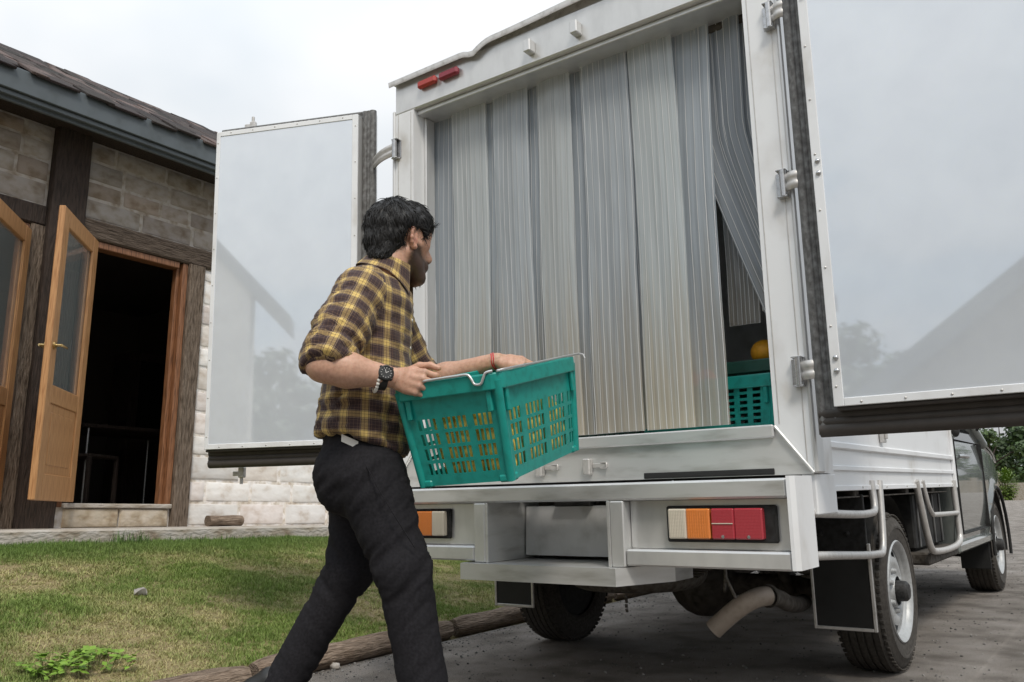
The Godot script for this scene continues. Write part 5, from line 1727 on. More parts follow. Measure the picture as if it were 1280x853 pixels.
func weeds() -> void:
	var spots := [[-3.34, -1.86, 0.16, 40, "bright green leafy weed at the lawn's edge near the kerb log"], [-3.31, -1.67, 0.10, 16, "small bright green seedling cluster at the bottom left corner"]]
	for q in spots:
		rng.seed = int(q[3])
		var o := thing("weed", q[4], "plant", Transform3D(Basis(), Vector3(q[0] - 0.1, land_y(q[0] - 0.1, q[1]), q[1])))
		var st := Geo.new()
		st.col = Color(0.10, 0.15, 0.03)
		for k in q[3]:
			var a := rng.randf() * TAU
			var r: float = q[2] * sqrt(rng.randf())
			var h: float = rng.randf_range(0.012, 0.075) * (1.2 - 0.5 * r / q[2])
			var p := Vector3(cos(a) * r, h, sin(a) * r)
			st.tube([Vector3(p.x * 0.8, -0.01, p.z * 0.8), p], 0.0012, 4, false)
			var g := Geo.new()
			for j in 4:
				var b := a + TAU * j / 4.0 + rng.randf_range(-0.3, 0.3)
				leaf_shape(g, p, Vector3(cos(b), rng.randf_range(-0.45, 0.6), sin(b)).normalized(), Vector3(rng.randf_range(-0.4, 0.4), 1, rng.randf_range(-0.4, 0.4)).normalized(), rng.randf_range(0.026, 0.044), rng.randf_range(0.010, 0.017), Color(0.20, 0.34, 0.045) * rng.randf_range(0.7, 1.2))
			part(o, "leaf", g, M.leaf)
		part(o, "stem", st, M.leaf)
	# taller tufts along the patio's foot
	rng.seed = 61
	for k in 9:
		var z: float = [-3.06, -2.2, -2.6, -3.6, -4.1, -4.6, -5.1, -5.6, -1.8][k]
		var g := Geo.new()
		var big := 1.0 if k == 0 else rng.randf_range(0.45, 0.7)
		for i in 150:
			var a := rng.randf() * TAU
			blade(g, Vector3(rng.randf_range(-0.05, 0.05), -0.01, rng.randf_range(-0.16, 0.16) * (0.8 if k == 0 else 1.5)), Vector3(cos(a), 0, sin(a)), rng.randf_range(0.04, 0.12) * big, 0.0022, rng.randf_range(0.1, 0.7), Color(0.07, 0.135, 0.025) * rng.randf_range(0.7, 1.4))
		var o := g.build(M.grass)
		put(self, o, "grass_tuft")
		o.position = Vector3(-5.33, land_y(-5.33, z), z)
		tag(o, ["tallest grass tuft at the foot of the patio before the door sill"][0] if k == 0 else "low grass tuft growing along the foot of the patio", "grass tuft", "grass tufts along the patio")
	# a dead leaf and a pale stone
	var d := Geo.new()
	d.sheet(6, 4, func(u, w): return Vector3((u - 0.5) * 0.11, 0.012 + 0.018 * sin(u * 5.0 + w * 3.0) + 0.02 * absf(w - 0.5), (w - 0.5) * 0.06 * sin(PI * clampf(u, 0.05, 0.95))), Vector2.ONE, Vector3.UP)
	var dl := d.build(M.dead_leaf)
	put(self, dl, "dry_leaf")
	dl.position = Vector3(-4.215, land_y(-4.215, -2.5), -2.5)
	tag(dl, "grey curled dry leaf lying on the lawn left of the man", "leaf")
	rng.seed = 71
	for q in [[-2.985, -2.72, 0.022, "pale stone on the road beside the kerb log, behind the man's leg"], [-2.93, -2.28, 0.014, "small pale stone at the foot of the nearest kerb joint"]]:
		var s := Geo.new()
		var nz := noise(int(q[1] * 10), 3.0, 2)
		s.sheet(12, 8, func(u, w):
			var v := Vector3(sin(PI * w) * cos(TAU * u), cos(PI * w), sin(PI * w) * sin(TAU * u))
			return v * Vector3(1.2, 0.75, 0.9) * q[2] * (1.0 + 0.3 * nz.get_noise_3d(v.x, v.y, v.z)))
		var o := s.build(M.concrete)
		put(self, o, "stone")
		o.position = Vector3(q[0], road_y(q[1]) + q[2] * 0.5, q[1])
		tag(o, q[3], "stone")

func tree(at: Vector3, h: float, wide: float, seed: int, label: String, n_leaf: int, tint: Color) -> void:
	rng.seed = seed
	var o := thing("tree", label, "tree", Transform3D(Basis(), at), "trees beyond the road" if at.z < 0.0 else "trees behind the viewpoint")
	var tr := Geo.new()
	tr.tube([Vector3(0, -0.3, 0), Vector3(0.1, h * 0.3, 0.05), Vector3(-0.05, h * 0.6, 0), Vector3(0, h * 0.9, 0)], [0.05 * h * 0.6, 0.022 * h, 0.014 * h, 0.004 * h], 8)
	var lobes := []
	for k in 16:
		var a := rng.randf() * TAU
		var y := h * rng.randf_range(0.28, 0.88)
		var r := wide * rng.randf_range(0.25, 0.75) * (1.15 - 0.75 * absf(y / h - 0.5))
		var c := Vector3(cos(a) * r, y, sin(a) * r)
		lobes.append([c, h * rng.randf_range(0.11, 0.19)])
		tr.tube([Vector3(0, y * 0.75, 0), c * Vector3(0.6, 0.95, 0.6), c], [0.012 * h, 0.007 * h, 0.003 * h], 5)
	part(o, "trunk", tr, M.dark_wood)
	var g := Geo.new()
	for i in n_leaf:
		var q: Array = lobes[rng.randi() % lobes.size()]
		var d := Vector3(rng.randfn(), rng.randfn(), rng.randfn()).normalized()
		var p: Vector3 = q[0] + d * float(q[1]) * pow(rng.randf(), 0.35) * Vector3(1.25, 0.85, 1.25)
		var nn := (d + Vector3(rng.randfn(), rng.randfn(), rng.randfn()) * 0.5 + Vector3.UP * 0.4).normalized()
		var s := nn.cross(Vector3(rng.randf(), 0.2, rng.randf())).normalized() * h * rng.randf_range(0.012, 0.024)
		var t := nn.cross(s) * 1.4
		g.col = tint * rng.randf_range(0.65, 1.35)
		g.tri(p - s, p + t, p + s, nn, nn, nn)
		g.tri(p - s, p + s, p - t, nn, nn, nn)
	part(o, "crown", g, M.leaf)

func far_things() -> void:
	var y := road_y(-60.0)
	var k := 0
	for q in [[-13.5, -56.0, 6.2, 4.0], [-9.6, -58.0, 5.4, 3.6], [-6.9, -55.0, 4.6, 3.4], [-4.2, -57.0, 5.0, 3.6], [-1.2, -55.0, 4.9, 3.6], [2.4, -58.0, 5.6, 4.0], [6.5, -56.0, 5.6, 4.0]]:
		var names := ["far green tree leftmost of the row beyond the road", "far tall green tree just behind the truck cab", "low dark green tree beyond the road at the cab's shoulder", "rounded green tree beyond the road above the fence post", "broad green tree at the right edge beyond the road", "green tree right of the frame beyond the road", "rightmost green tree beyond the road"]
		tree(Vector3(q[0], y - 0.2, q[1]), q[2], q[3], 300 + k, names[k], 4200, Color(0.050, 0.088, 0.030) if k % 2 else Color(0.062, 0.100, 0.034))
		k += 1
	# a second, hazier rank closes the gaps
	k = 0
	for q in [[-16.0, -76.0, 7.5, 6.0], [-9.0, -78.0, 7.2, 6.0], [-2.0, -77.0, 6.8, 6.0], [5.0, -78.0, 7.4, 6.0]]:
		tree(Vector3(q[0], y - 0.2, q[1]), q[2], q[3], 340 + k, "distant dark green tree in the second rank beyond the road", 3600, Color(0.045, 0.078, 0.036))
		k += 1
	# low block wall with posts, and a yellow-green bush
	var w := thing("boundary_wall", "low grey block wall with square posts at the far end of the road", "wall", Transform3D(Basis(), Vector3(-3.0, road_y(-42.0), -46.0)))
	var g := Geo.new()
	g.col = Color(0.36, 0.34, 0.31)
	g.span(Vector3(-9.0, -0.2, -0.1), Vector3(9.0, 0.85, 0.1), 0.01)
	part(w, "wall_panel", g, M.mortar)
	for i in 9:
		g = Geo.new()
		g.col = Color(0.40, 0.38, 0.35)
		g.span(Vector3(-9.1 + 2.1 * i, -0.2, -0.16), Vector3(-8.78 + 2.1 * i, 1.25 + 0.1 * (i % 2), 0.16), 0.02)
		part(w, "post", g, M.mortar)
	rng.seed = 350
	var b := thing("bush", "yellow-green bush in front of the grey boundary wall", "bush", Transform3D(Basis(), Vector3(-5.0, road_y(-42.0) - 0.05, -43.5)))
	g = Geo.new()
	for i in 1500:
		var d := Vector3(rng.randfn(), rng.randfn(), rng.randfn()).normalized()
		var p := Vector3(0, 0.75, 0) + d * Vector3(0.45, 0.7, 0.45) * pow(rng.randf(), 0.4)
		leaf_shape(g, p, d, (Vector3.UP + d * 0.3).normalized(), 0.12, 0.04, Color(0.15, 0.22, 0.045) * rng.randf_range(0.7, 1.3))
	part(b, "foliage", g, M.leaf)
	g = Geo.new()
	for i in 6: g.tube([Vector3(0, 0, 0), Vector3(rng.randf_range(-0.3, 0.3), 0.9, rng.randf_range(-0.3, 0.3))], 0.02, 5)
	part(b, "stem", g, M.old_wood)
	# behind the viewpoint: what the mirror-like doors show
	tree(Vector3(-6.2, -0.2, 15.0), 4.4, 2.6, 360, "tree behind the viewpoint mirrored low in the left truck door", 4200, Color(0.05, 0.08, 0.035))
	tree(Vector3(-5.0, -0.2, 19.0), 4.0, 3.0, 361, "second tree behind the viewpoint mirrored in the left truck door", 4200, Color(0.05, 0.08, 0.035))
	gabled_house(Vector3(1.0, -0.25, 9.0), 4.9, 5.4, 1.75, 5.15, 0.6, "grey gabled shed behind the viewpoint mirrored in the right truck door")
	gabled_house(Vector3(-7.8, -0.25, 10.4), 3.5, 0.7, 4.1, 7.8, 0.78, "dark-roofed shed behind the viewpoint mirrored in the left truck door")

func gabled_house(at: Vector3, hw: float, d: float, eave: float, ridge: float, over: float, label: String) -> void:
	var o := thing("shed", label, "shed", Transform3D(Basis(), at))
	var g := Geo.new()
	g.col = Color(0.38, 0.37, 0.35) if at.x > 0.0 else Color(0.66, 0.65, 0.63)
	g.prism(PackedVector2Array([Vector2(-hw + over, 0), Vector2(hw - over, 0), Vector2(hw - over, eave + over * (ridge - eave) / hw - 0.3), Vector2(0, ridge - 0.3), Vector2(-hw + over, eave + over * (ridge - eave) / hw - 0.3)]), d)
	part(o, "wall", g, M.mortar)
	for s in [-1.0, 1.0]:
		g = Geo.new()
		var u := Vector2(0, ridge)
		var e := Vector2(s * hw, eave)
		var n := Vector2(0, -0.34)
		g.prism(PackedVector2Array([u, e, e + n, u + n]), d + 0.9 * minf(1.0, d / 3.0), Transform3D(Basis(), Vector3(0, 0, -0.45 * minf(1.0, d / 3.0))))
		part(o, "roof", g, M.fascia)
	g = Geo.new()
	g.span(Vector3(-0.5, 0, -0.03), Vector3(0.5, 2.1, 0.02), 0.01)
	part(o, "door", g, M.dark_wood)
	g = Geo.new()
	g.span(Vector3(1.2, 1.0, -0.03), Vector3(2.0, 1.9, 0.02), 0.01)
	part(o, "window", g, M.darkglass)
# ------------------------------------------------------------------ smooth bodies: tapered bones joined by a smooth minimum, meshed as surface nets
class Body:
	var A := PackedVector3Array()
	var D := PackedVector3Array()
	var I := PackedFloat32Array()
	var RA := PackedFloat32Array()
	var RB := PackedFloat32Array()
	var Q := PackedVector3Array()
	var F := PackedFloat32Array()
	var k := 0.03
	var cut = null      # (p, d) -> d
	var V := PackedVector3Array()
	var N := PackedVector3Array()
	var Fq := PackedInt32Array()

	func bone(a: Vector3, b: Vector3, ra: float, rb: float, sc := Vector3.ONE) -> void:
		A.append(a); D.append((b - a) * sc); RA.append(ra); RB.append(rb); Q.append(sc)
		I.append(1.0 / maxf(((b - a) * sc).length_squared(), 1e-9))
		F.append(1.0 / maxf(sc.x, maxf(sc.y, sc.z)))

	func one(p: Vector3, i: int) -> float:
		var q := (p - A[i]) * Q[i]
		var h := clampf(q.dot(D[i]) * I[i], 0.0, 1.0)
		return ((q - D[i] * h).length() - lerpf(RA[i], RB[i], h)) * F[i]

	func field(p: Vector3, list: PackedInt32Array) -> float:
		var d := 1e9
		for i in list:
			var q := (p - A[i]) * Q[i]
			var h := clampf(q.dot(D[i]) * I[i], 0.0, 1.0)
			var e := ((q - D[i] * h).length() - lerpf(RA[i], RB[i], h)) * F[i]
			var w := maxf(k - absf(d - e), 0.0)
			d = minf(d, e) - w * w / k * 0.25
		if cut != null: d = cut.call(p, d)
		return d

	func nearest(p: Vector3) -> int:
		var b := 0
		var bd := 1e9
		for i in A.size():
			var d := one(p, i)
			if d < bd: bd = d; b = i
		return b

	func mesh(cell: float) -> void:
		var lo := Vector3.ONE * 1e9
		var hi := -lo
		for i in A.size():
			var r := maxf(RA[i], RB[i]) / minf(Q[i].x, minf(Q[i].y, Q[i].z)) + cell * 2.0 + k * 0.3
			for e in [A[i], A[i] + D[i] / Q[i]]:
				lo = lo.min(e - Vector3.ONE * r); hi = hi.max(e + Vector3.ONE * r)
		var B := 4
		var nb := Vector3i(((hi - lo) / (cell * B)).ceil())
		var n := nb * B + Vector3i.ONE
		var val := PackedFloat32Array()
		val.resize(n.x * n.y * n.z)
		val.fill(1e8)
		var sx := n.y * n.z
		var sy := n.z
		var blocks := []
		var half := cell * B * 0.5 * 1.7321
		for bx in nb.x:
			for by in nb.y:
				for bz in nb.z:
					var c := lo + (Vector3(bx, by, bz) + Vector3.ONE * 0.5) * cell * B
					var dm := 1e9
					var ds := PackedFloat32Array()
					for i in A.size():
						var d := one(c, i)
						ds.append(d)
						dm = minf(dm, d)
					if dm > half * 1.3 + k * 0.3 or dm < -half * 2.2 - k: continue
					var list := PackedInt32Array()
					for i in A.size():
						if ds[i] < dm + half * 2.2 + k: list.append(i)
					blocks.append(Vector3i(bx, by, bz))
					for x in range(bx * B, bx * B + B + 1):
						for y in range(by * B, by * B + B + 1):
							var at := x * sx + y * sy
							for z in range(bz * B, bz * B + B + 1):
								if val[at + z] > 1e7:
									val[at + z] = field(lo + Vector3(x, y, z) * cell, list)
		var id := PackedInt32Array()
		id.resize(val.size())
		id.fill(-1)
		var off := PackedInt32Array([0, sx, sy, sx + sy, 1, sx + 1, sy + 1, sx + sy + 1])
		var edges := [[0, 1], [2, 3], [4, 5], [6, 7], [0, 2], [1, 3], [4, 6], [5, 7], [0, 4], [1, 5], [2, 6], [3, 7]]
		var P := [Vector3(0, 0, 0), Vector3(1, 0, 0), Vector3(0, 1, 0), Vector3(1, 1, 0), Vector3(0, 0, 1), Vector3(1, 0, 1), Vector3(0, 1, 1), Vector3(1, 1, 1)]
		var cells := PackedInt32Array()
		for b in blocks:
			for x in range(b.x * B, b.x * B + B):
				for y in range(b.y * B, b.y * B + B):
					for z in range(b.z * B, b.z * B + B):
						var at := x * sx + y * sy + z
						var neg := 0
						for o in off:
							if val[at + o] < 0.0: neg += 1
						if neg == 0 or neg == 8: continue
						var s := Vector3.ZERO
						var m := 0
						for e in edges:
							var a := val[at + off[e[0]]]
							var c := val[at + off[e[1]]]
							if (a < 0.0) != (c < 0.0):
								s += P[e[0]].lerp(P[e[1]], a / (a - c))
								m += 1
						id[at] = V.size()
						cells.append(at)
						V.append(lo + (Vector3(x, y, z) + s / m) * cell)
		for at in cells:
			var v0 := val[at]
			for e in [[sx, sy, 1], [sy, 1, sx], [1, sx, sy]]:
				var v1 := val[at + e[0]]
				if (v0 < 0.0) == (v1 < 0.0): continue
				var i1 := at - int(e[1])
				var i2 := at - int(e[2])
				var i3 := i1 - int(e[2])
				if i3 < 0: continue
				var a := id[at]
				var b := id[i1]
				var c := id[i3]
				var d := id[i2]
				if b < 0 or c < 0 or d < 0: continue
				if v0 < 0.0: Fq.append_array(PackedInt32Array([a, b, c, d]))
				else: Fq.append_array(PackedInt32Array([a, d, c, b]))
		normals()

	func normals() -> void:
		N.resize(V.size())
		N.fill(Vector3.ZERO)
		for q in range(0, Fq.size(), 4):
			var g := (V[Fq[q + 2]] - V[Fq[q]]).cross(V[Fq[q + 3]] - V[Fq[q + 1]])
			for j in 4: N[Fq[q + j]] += g
		for i in N.size(): N[i] = N[i].normalized()

	# into a Geo; colour and uv come from callables of the vertex (chart given per quad)
	func into(g: Geo, xf := Transform3D(), tint = null, chart = null, uv = null) -> void:
		var col := PackedColorArray()
		if tint != null:
			for p in V: col.append(tint.call(p))
		for q in range(0, Fq.size(), 4):
			var ch := -1
			if chart != null: ch = chart.call((V[Fq[q]] + V[Fq[q + 2]]) * 0.5)
			for t in [[0, 1, 2], [0, 2, 3]]:
				var ix := [Fq[q + t[0]], Fq[q + t[1]], Fq[q + t[2]]]
				var w := [Vector2.ZERO, Vector2.ZERO, Vector2.ZERO]
				var cc := [Color.WHITE, Color.WHITE, Color.WHITE]
				for j in 3:
					if ch >= 0:
						w[j] = uv.call(V[ix[j]], ch)
					if col.size(): cc[j] = col[ix[j]]
				if ch >= 0:      # keep a face from straddling the wrap of the chart
					for j in [1, 2]:
						if w[j].x - w[0].x > 3.0: w[j].x -= UVWRAP
						elif w[j].x - w[0].x < -3.0: w[j].x += UVWRAP
				g.tri_c(xf * V[ix[0]], xf * V[ix[1]], xf * V[ix[2]], xf.basis * N[ix[0]], xf.basis * N[ix[1]], xf.basis * N[ix[2]], w[0], w[1], w[2], cc[0], cc[1], cc[2])

const UVWRAP := 14.0

func plaid() -> ImageTexture:
	# one repeat of the check: dark brown ground, yellow bands and thin lines, woven
	var band := func(t: float) -> Color:
		var dark := Color(0.235, 0.165, 0.17)
		var ochre := Color(0.88, 0.76, 0.46)
		var tan_ := Color(0.72, 0.63, 0.50)
		if t < 0.15: return ochre
		if t < 0.175: return Color(0.45, 0.33, 0.24)
		if t < 0.30: return ochre
		if t < 0.33: return dark
		if t < 0.36: return tan_
		if t < 0.46: return dark
		if t < 0.48: return Color(0.50, 0.39, 0.30)
		if t < 0.64: return dark
		if t < 0.66: return Color(0.50, 0.39, 0.30)
		if t < 0.82: return dark
		if t < 0.84: return Color(0.50, 0.39, 0.30)
		if t < 0.93: return dark
		if t < 0.965: return tan_
		return dark
	return drawn(512, 512, func(x, y):
		var a: Color = band.call(x)
		var b: Color = band.call(y)
		var weave := int(floor(x * 96.0) + floor(y * 96.0)) % 4 < 2
		var c := a.lerp(b, 0.64 if weave else 0.36)
		var s := 0.94 + 0.10 * n_land.get_noise_2d(x * 700.0, y * 700.0)
		return Color(c.r * s, c.g * s, c.b * s))

func person() -> void:
	var xf := Transform3D(Basis(Vector3.UP, deg_to_rad(36.4)), Vector3(-1.932, -0.045, -1.868))
	var P := thing("person", "bearded man in yellow and brown plaid shirt carrying a teal basket to the truck", "person", xf)
	var headx := Transform3D(Basis(Vector3.UP, deg_to_rad(45)) * Basis(Vector3(0, 0, 1), deg_to_rad(-3)) * Basis().scaled(Vector3.ONE * 1.05), Vector3(0.079, 1.548, 0.0))
	skin(P, headx)
	shirt(P)
	trousers(P)
	hair(P, headx)
	extras(P)

const WRIST_R := Vector3(0.112, 1.058, 0.232)
const WRIST_L := Vector3(0.398, 1.190, -0.212)

func hand(g: Geo, at: Vector3, bx: Vector3, dorsal: Vector3, mirror: float, curl: Array, spread: float) -> void:
	# local: x along the fingers, y towards the thumb, z the back of the hand
	var z := dorsal.normalized()
	var x := (bx - z * bx.dot(z)).normalized()
	var y := z.cross(x) * mirror
	var hx := Transform3D(Basis(x, y, z), at)
	var b := Body.new()
	b.k = 0.010
	var mcp := [Vector3(0.088, 0.031, 0.0), Vector3(0.092, 0.010, 0.004), Vector3(0.087, -0.011, 0.003), Vector3(0.078, -0.030, -0.002)]
	for i in 4:
		b.bone(Vector3(-0.012, 0.010 - 0.007 * i, 0), mcp[i] * Vector3(0.5, 0.75, 1), 0.0165, 0.0145, Vector3(1, 1, 1.12))
		b.bone(mcp[i] * Vector3(0.5, 0.75, 1), mcp[i], 0.0145, 0.0115)
	b.bone(Vector3(0.018, 0.020, -0.010), Vector3(0.052, 0.036, -0.012), 0.018, 0.013)    # ball of the thumb
	b.bone(Vector3(0.015, -0.018, -0.008), Vector3(0.055, -0.026, -0.008), 0.015, 0.012)
	b.bone(Vector3(-0.018, 0, 0), Vector3(0.004, 0, 0), 0.026, 0.025, Vector3(1, 0.95, 1.2))
	b.mesh(0.0032)
	var tone := func(p: Vector3) -> Color:
		var kn := 0.0
		for m in mcp: kn = maxf(kn, exp(-pow(p.distance_to(m) / 0.014, 2.0)))
		return Color(0.60, 0.36, 0.26).lerp(Color(0.60, 0.30, 0.22), 0.6 * kn)
	b.into(g, hx, tone)
	# fingers, each on a finer grid of its own, rooted in the palm
	var len := [0.072, 0.079, 0.073, 0.058]
	var rad := [0.0092, 0.0094, 0.0088, 0.0078]
	for i in 4:
		var f := Body.new()
		f.k = 0.004
		var p: Vector3 = mcp[i]
		f.bone(p * Vector3(0.80, 0.95, 1), p, 0.0105, 0.0108)
		var ang := 0.0
		var side := (1.5 - i) * spread
		for sgm in 3:
			ang += deg_to_rad(curl[sgm] + i * 3.0)
			var d := Vector3(cos(ang), sin(side) * 0.3, -sin(ang)).normalized()
			var q: Vector3 = p + d * len[i] * [0.46, 0.30, 0.24][sgm]
			f.bone(p, q, rad[i] * [1.08, 1.0, 0.93][sgm], rad[i] * [1.0, 0.93, 0.80][sgm])
			p = q
		f.mesh(0.0026)
		f.into(g, hx, func(_p): return Color(0.60, 0.35, 0.25))
	var t := Body.new()
	t.k = 0.005
	t.bone(Vector3(0.03, 0.028, -0.012), Vector3(0.056, 0.050, -0.014), 0.0150, 0.0118)
	t.bone(Vector3(0.056, 0.050, -0.014), Vector3(0.088, 0.058, -0.018), 0.0112, 0.0100)
	t.bone(Vector3(0.088, 0.058, -0.018), Vector3(0.112, 0.056, -0.026), 0.0102, 0.0082)
	t.mesh(0.0026)
	t.into(g, hx, func(_p): return Color(0.60, 0.35, 0.25))

func skin(P: Node3D, headx: Transform3D) -> void:
	var g := Geo.new()
	# trunk and limbs under the clothes, forearms in view
	var b := Body.new()
	b.k = 0.03
	b.bone(Vector3(0.0, 1.33, 0), Vector3(-0.015, 0.95, 0), 0.095, 0.095, Vector3(1, 1, 0.72))
	b.bone(Vector3(0.02, 1.38, 0), Vector3(0.055, 1.50, 0.0), 0.062, 0.058)
	b.bone(Vector3(0, 1.36, -0.12), Vector3(-0.01, 1.35, 0.12), 0.042, 0.042)
	b.bone(Vector3(-0.02, 1.33, 0.15), Vector3(-0.085, 1.084, 0.300), 0.045, 0.042)
	b.bone(Vector3(-0.085, 1.084, 0.300), Vector3(-0.02, 1.074, 0.283), 0.044, 0.047)
	b.bone(Vector3(-0.02, 1.074, 0.283), WRIST_R, 0.047, 0.029)
	b.bone(Vector3(0.02, 1.35, -0.16), Vector3(0.14, 1.115, -0.275), 0.045, 0.042)
	b.bone(Vector3(0.14, 1.115, -0.275), Vector3(0.215, 1.145, -0.262), 0.042, 0.043)
	b.bone(Vector3(0.215, 1.145, -0.262), WRIST_L, 0.043, 0.028)
	b.bone(Vector3(-0.02, 0.95, 0), Vector3(-0.02, 0.80, 0), 0.10, 0.10, Vector3(1, 1, 0.75))
	b.mesh(0.011)
	b.into(g, Transform3D(), func(p): return Color(0.60, 0.36, 0.26) * (1.0 + 0.05 * n_land.get_noise_3d(p.x * 60, p.y * 60, p.z * 60)))
	# right hand: outside the near rim, thumb along the top, fingers curled under the band
	hand(g, WRIST_R, Vector3(0.86, -0.22, 0.40), Vector3(-0.40, 0.16, 0.90), 1.0, [42.0, 62.0, 45.0], 0.08)
	hand(g, WRIST_L, Vector3(0.97, -0.05, 0.20), Vector3(0.0, 0.80, 0.60), -1.0, [16.0, 26.0, 22.0], 0.05)
	# head
	var h := Body.new()
	h.k = 0.022
	h.bone(Vector3(-0.022, 0.036, 0), Vector3(0.022, 0.040, 0), 0.078, 0.077)
	h.bone(Vector3(0.040, 0.0, 0), Vector3(0.046, -0.062, 0), 0.054, 0.044, Vector3(1, 1, 0.9))
	for s in [-1.0, 1.0]:
		h.bone(Vector3(0.004, -0.045, s * 0.050), Vector3(0.062, -0.098, s * 0.020), 0.021, 0.019)
		h.bone(Vector3(0.062, -0.006, s * 0.040), Vector3(0.03, -0.014, s * 0.056), 0.020, 0.018)
		h.bone(Vector3(0.084, 0.030, s * 0.012), Vector3(0.072, 0.030, s * 0.046), 0.013, 0.012)
		h.bone(Vector3(0.104, -0.034, s * 0.011), Vector3(0.108, -0.034, s * 0.010), 0.0085, 0.0085)
	h.bone(Vector3(0.076, -0.106, -0.010), Vector3(0.076, -0.106, 0.010), 0.022, 0.022)
	h.bone(Vector3(0.095, 0.018, 0), Vector3(0.117, -0.027, 0), 0.0085, 0.0115)
	h.bone(Vector3(0.092, -0.060, -0.016), Vector3(0.092, -0.060, 0.016), 0.0085, 0.0085, Vector3(1, 1.3, 1))
	h.bone(Vector3(0.090, -0.071, -0.012), Vector3(0.090, -0.071, 0.012), 0.0085, 0.0085, Vector3(1, 1.2, 1))
	h.bone(Vector3(-0.018, -0.05, 0), Vector3(-0.04, -0.155, 0), 0.054, 0.057)
	h.cut = func(p: Vector3, d: float) -> float:
		var e := minf(p.distance_to(Vector3(0.090, 0.008, 0.033)), p.distance_to(Vector3(0.090, 0.008, -0.033))) - 0.013
		return maxf(d, -e)
	h.mesh(0.0036)
	var tone := func(p: Vector3) -> Color:
		var c := Color(0.60, 0.36, 0.26)
		c = c.lerp(Color(0.60, 0.29, 0.21), 0.5 * exp(-pow(p.distance_to(Vector3(0.06, -0.015, signf(p.z) * 0.05)) / 0.03, 2.0)))
		# beard: jaw, chin, round the mouth, up to the sideburn
		var nz := 0.006 * n_land.get_noise_3d(p.x * 260, p.y * 260, p.z * 260)
		var line := lerpf(-0.010, -0.045, clampf((p.x - 0.010) / 0.05, 0.0, 1.0))
		var beard := smoothstep(0.010, -0.012, p.y - line + nz) * smoothstep(-0.012, 0.008, p.x + nz) * smoothstep(-0.145, -0.118, p.y)
		var mouth := smoothstep(0.020, 0.010, Vector2((p.y + 0.064) * 1.3, p.z * 0.8).length()) * smoothstep(0.08, 0.09, p.x)
		var tash := smoothstep(0.007, 0.003, absf(p.y + 0.049)) * smoothstep(0.036, 0.026, absf(p.z)) * smoothstep(0.07, 0.085, p.x)
		beard = maxf(beard * (1.0 - mouth), tash)
		c = c.lerp(Color(0.030, 0.020, 0.016), 0.90 * beard)
		if mouth > 0.3 and absf(p.y + 0.065) < 0.011 and absf(p.z) < 0.024: c = Color(0.36, 0.15, 0.12)
		var brow := smoothstep(0.008, 0.004, absf(p.y - 0.031)) * smoothstep(0.010, 0.016, absf(p.z)) * smoothstep(0.056, 0.048, absf(p.z)) * smoothstep(0.06, 0.075, p.x)
		return c.lerp(Color(0.025, 0.017, 0.014), brow)
	h.into(g, headx, tone)
	# ears
	for s in [-1.0, 1.0]:
		var e := Body.new()
		e.k = 0.007
		var c := Vector3(-0.004, -0.006, s * 0.0745)
		var ux := Vector3(0.94, 0, -s * 0.34)
		var last := Vector3.ZERO
		for k in 10:
			var a := lerpf(-0.35, 4.55, k / 9.0)
			var p: Vector3 = c + ux * (cos(a) * 0.0165) + Vector3(0, sin(a) * 0.029 + 0.003, 0) + Vector3(0, 0, s * 0.010 * maxf(0.0, -cos(a)))
			if k > 0: e.bone(last, p, 0.0046, 0.0046)
			last = p
		e.bone(c + Vector3(0.010, -0.028, 0), c + Vector3(0.002, -0.030, s * 0.003), 0.0075, 0.0075)
		e.bone(c + ux * 0.006 + Vector3(0, 0.012, 0), c + Vector3(0.0, -0.015, 0), 0.012, 0.011, Vector3(1, 1, 2.2))
		e.bone(c + Vector3(0.012, -0.006, s * 0.002), c + Vector3(0.013, -0.012, s * 0.002), 0.005, 0.005)
		e.mesh(0.0026)
		e.into(g, headx, func(p): return Color(0.60, 0.33, 0.24).lerp(Color(0.34, 0.13, 0.09), clampf(1.0 - p.distance_to(c + Vector3(0.004, -0.008, s * 0.005)) / 0.012, 0.0, 0.8)))
	part(P, "body", g, M.skin)
	for s in [-1.0, 1.0]:
		var w := Geo.new()
		w.ball(Vector3(0.0845, 0.008, s * 0.033), Vector3.ONE * 0.0125, 16, 12)
		w.xf = headx
		var ey := Geo.new()
		ey.xf = headx
		ey.ball(Vector3(0.0845, 0.008, s * 0.033), Vector3.ONE * 0.0125, 16, 12)
		var eo := part(P, "eye", ey, M.eye_white)
		var ir := Geo.new()
		ir.xf = headx
		ir.ball(Vector3(0.0945, 0.008, s * 0.033), Vector3(0.0032, 0.0056, 0.0056), 12, 8)
		part(eo, "iris", ir, M.black)

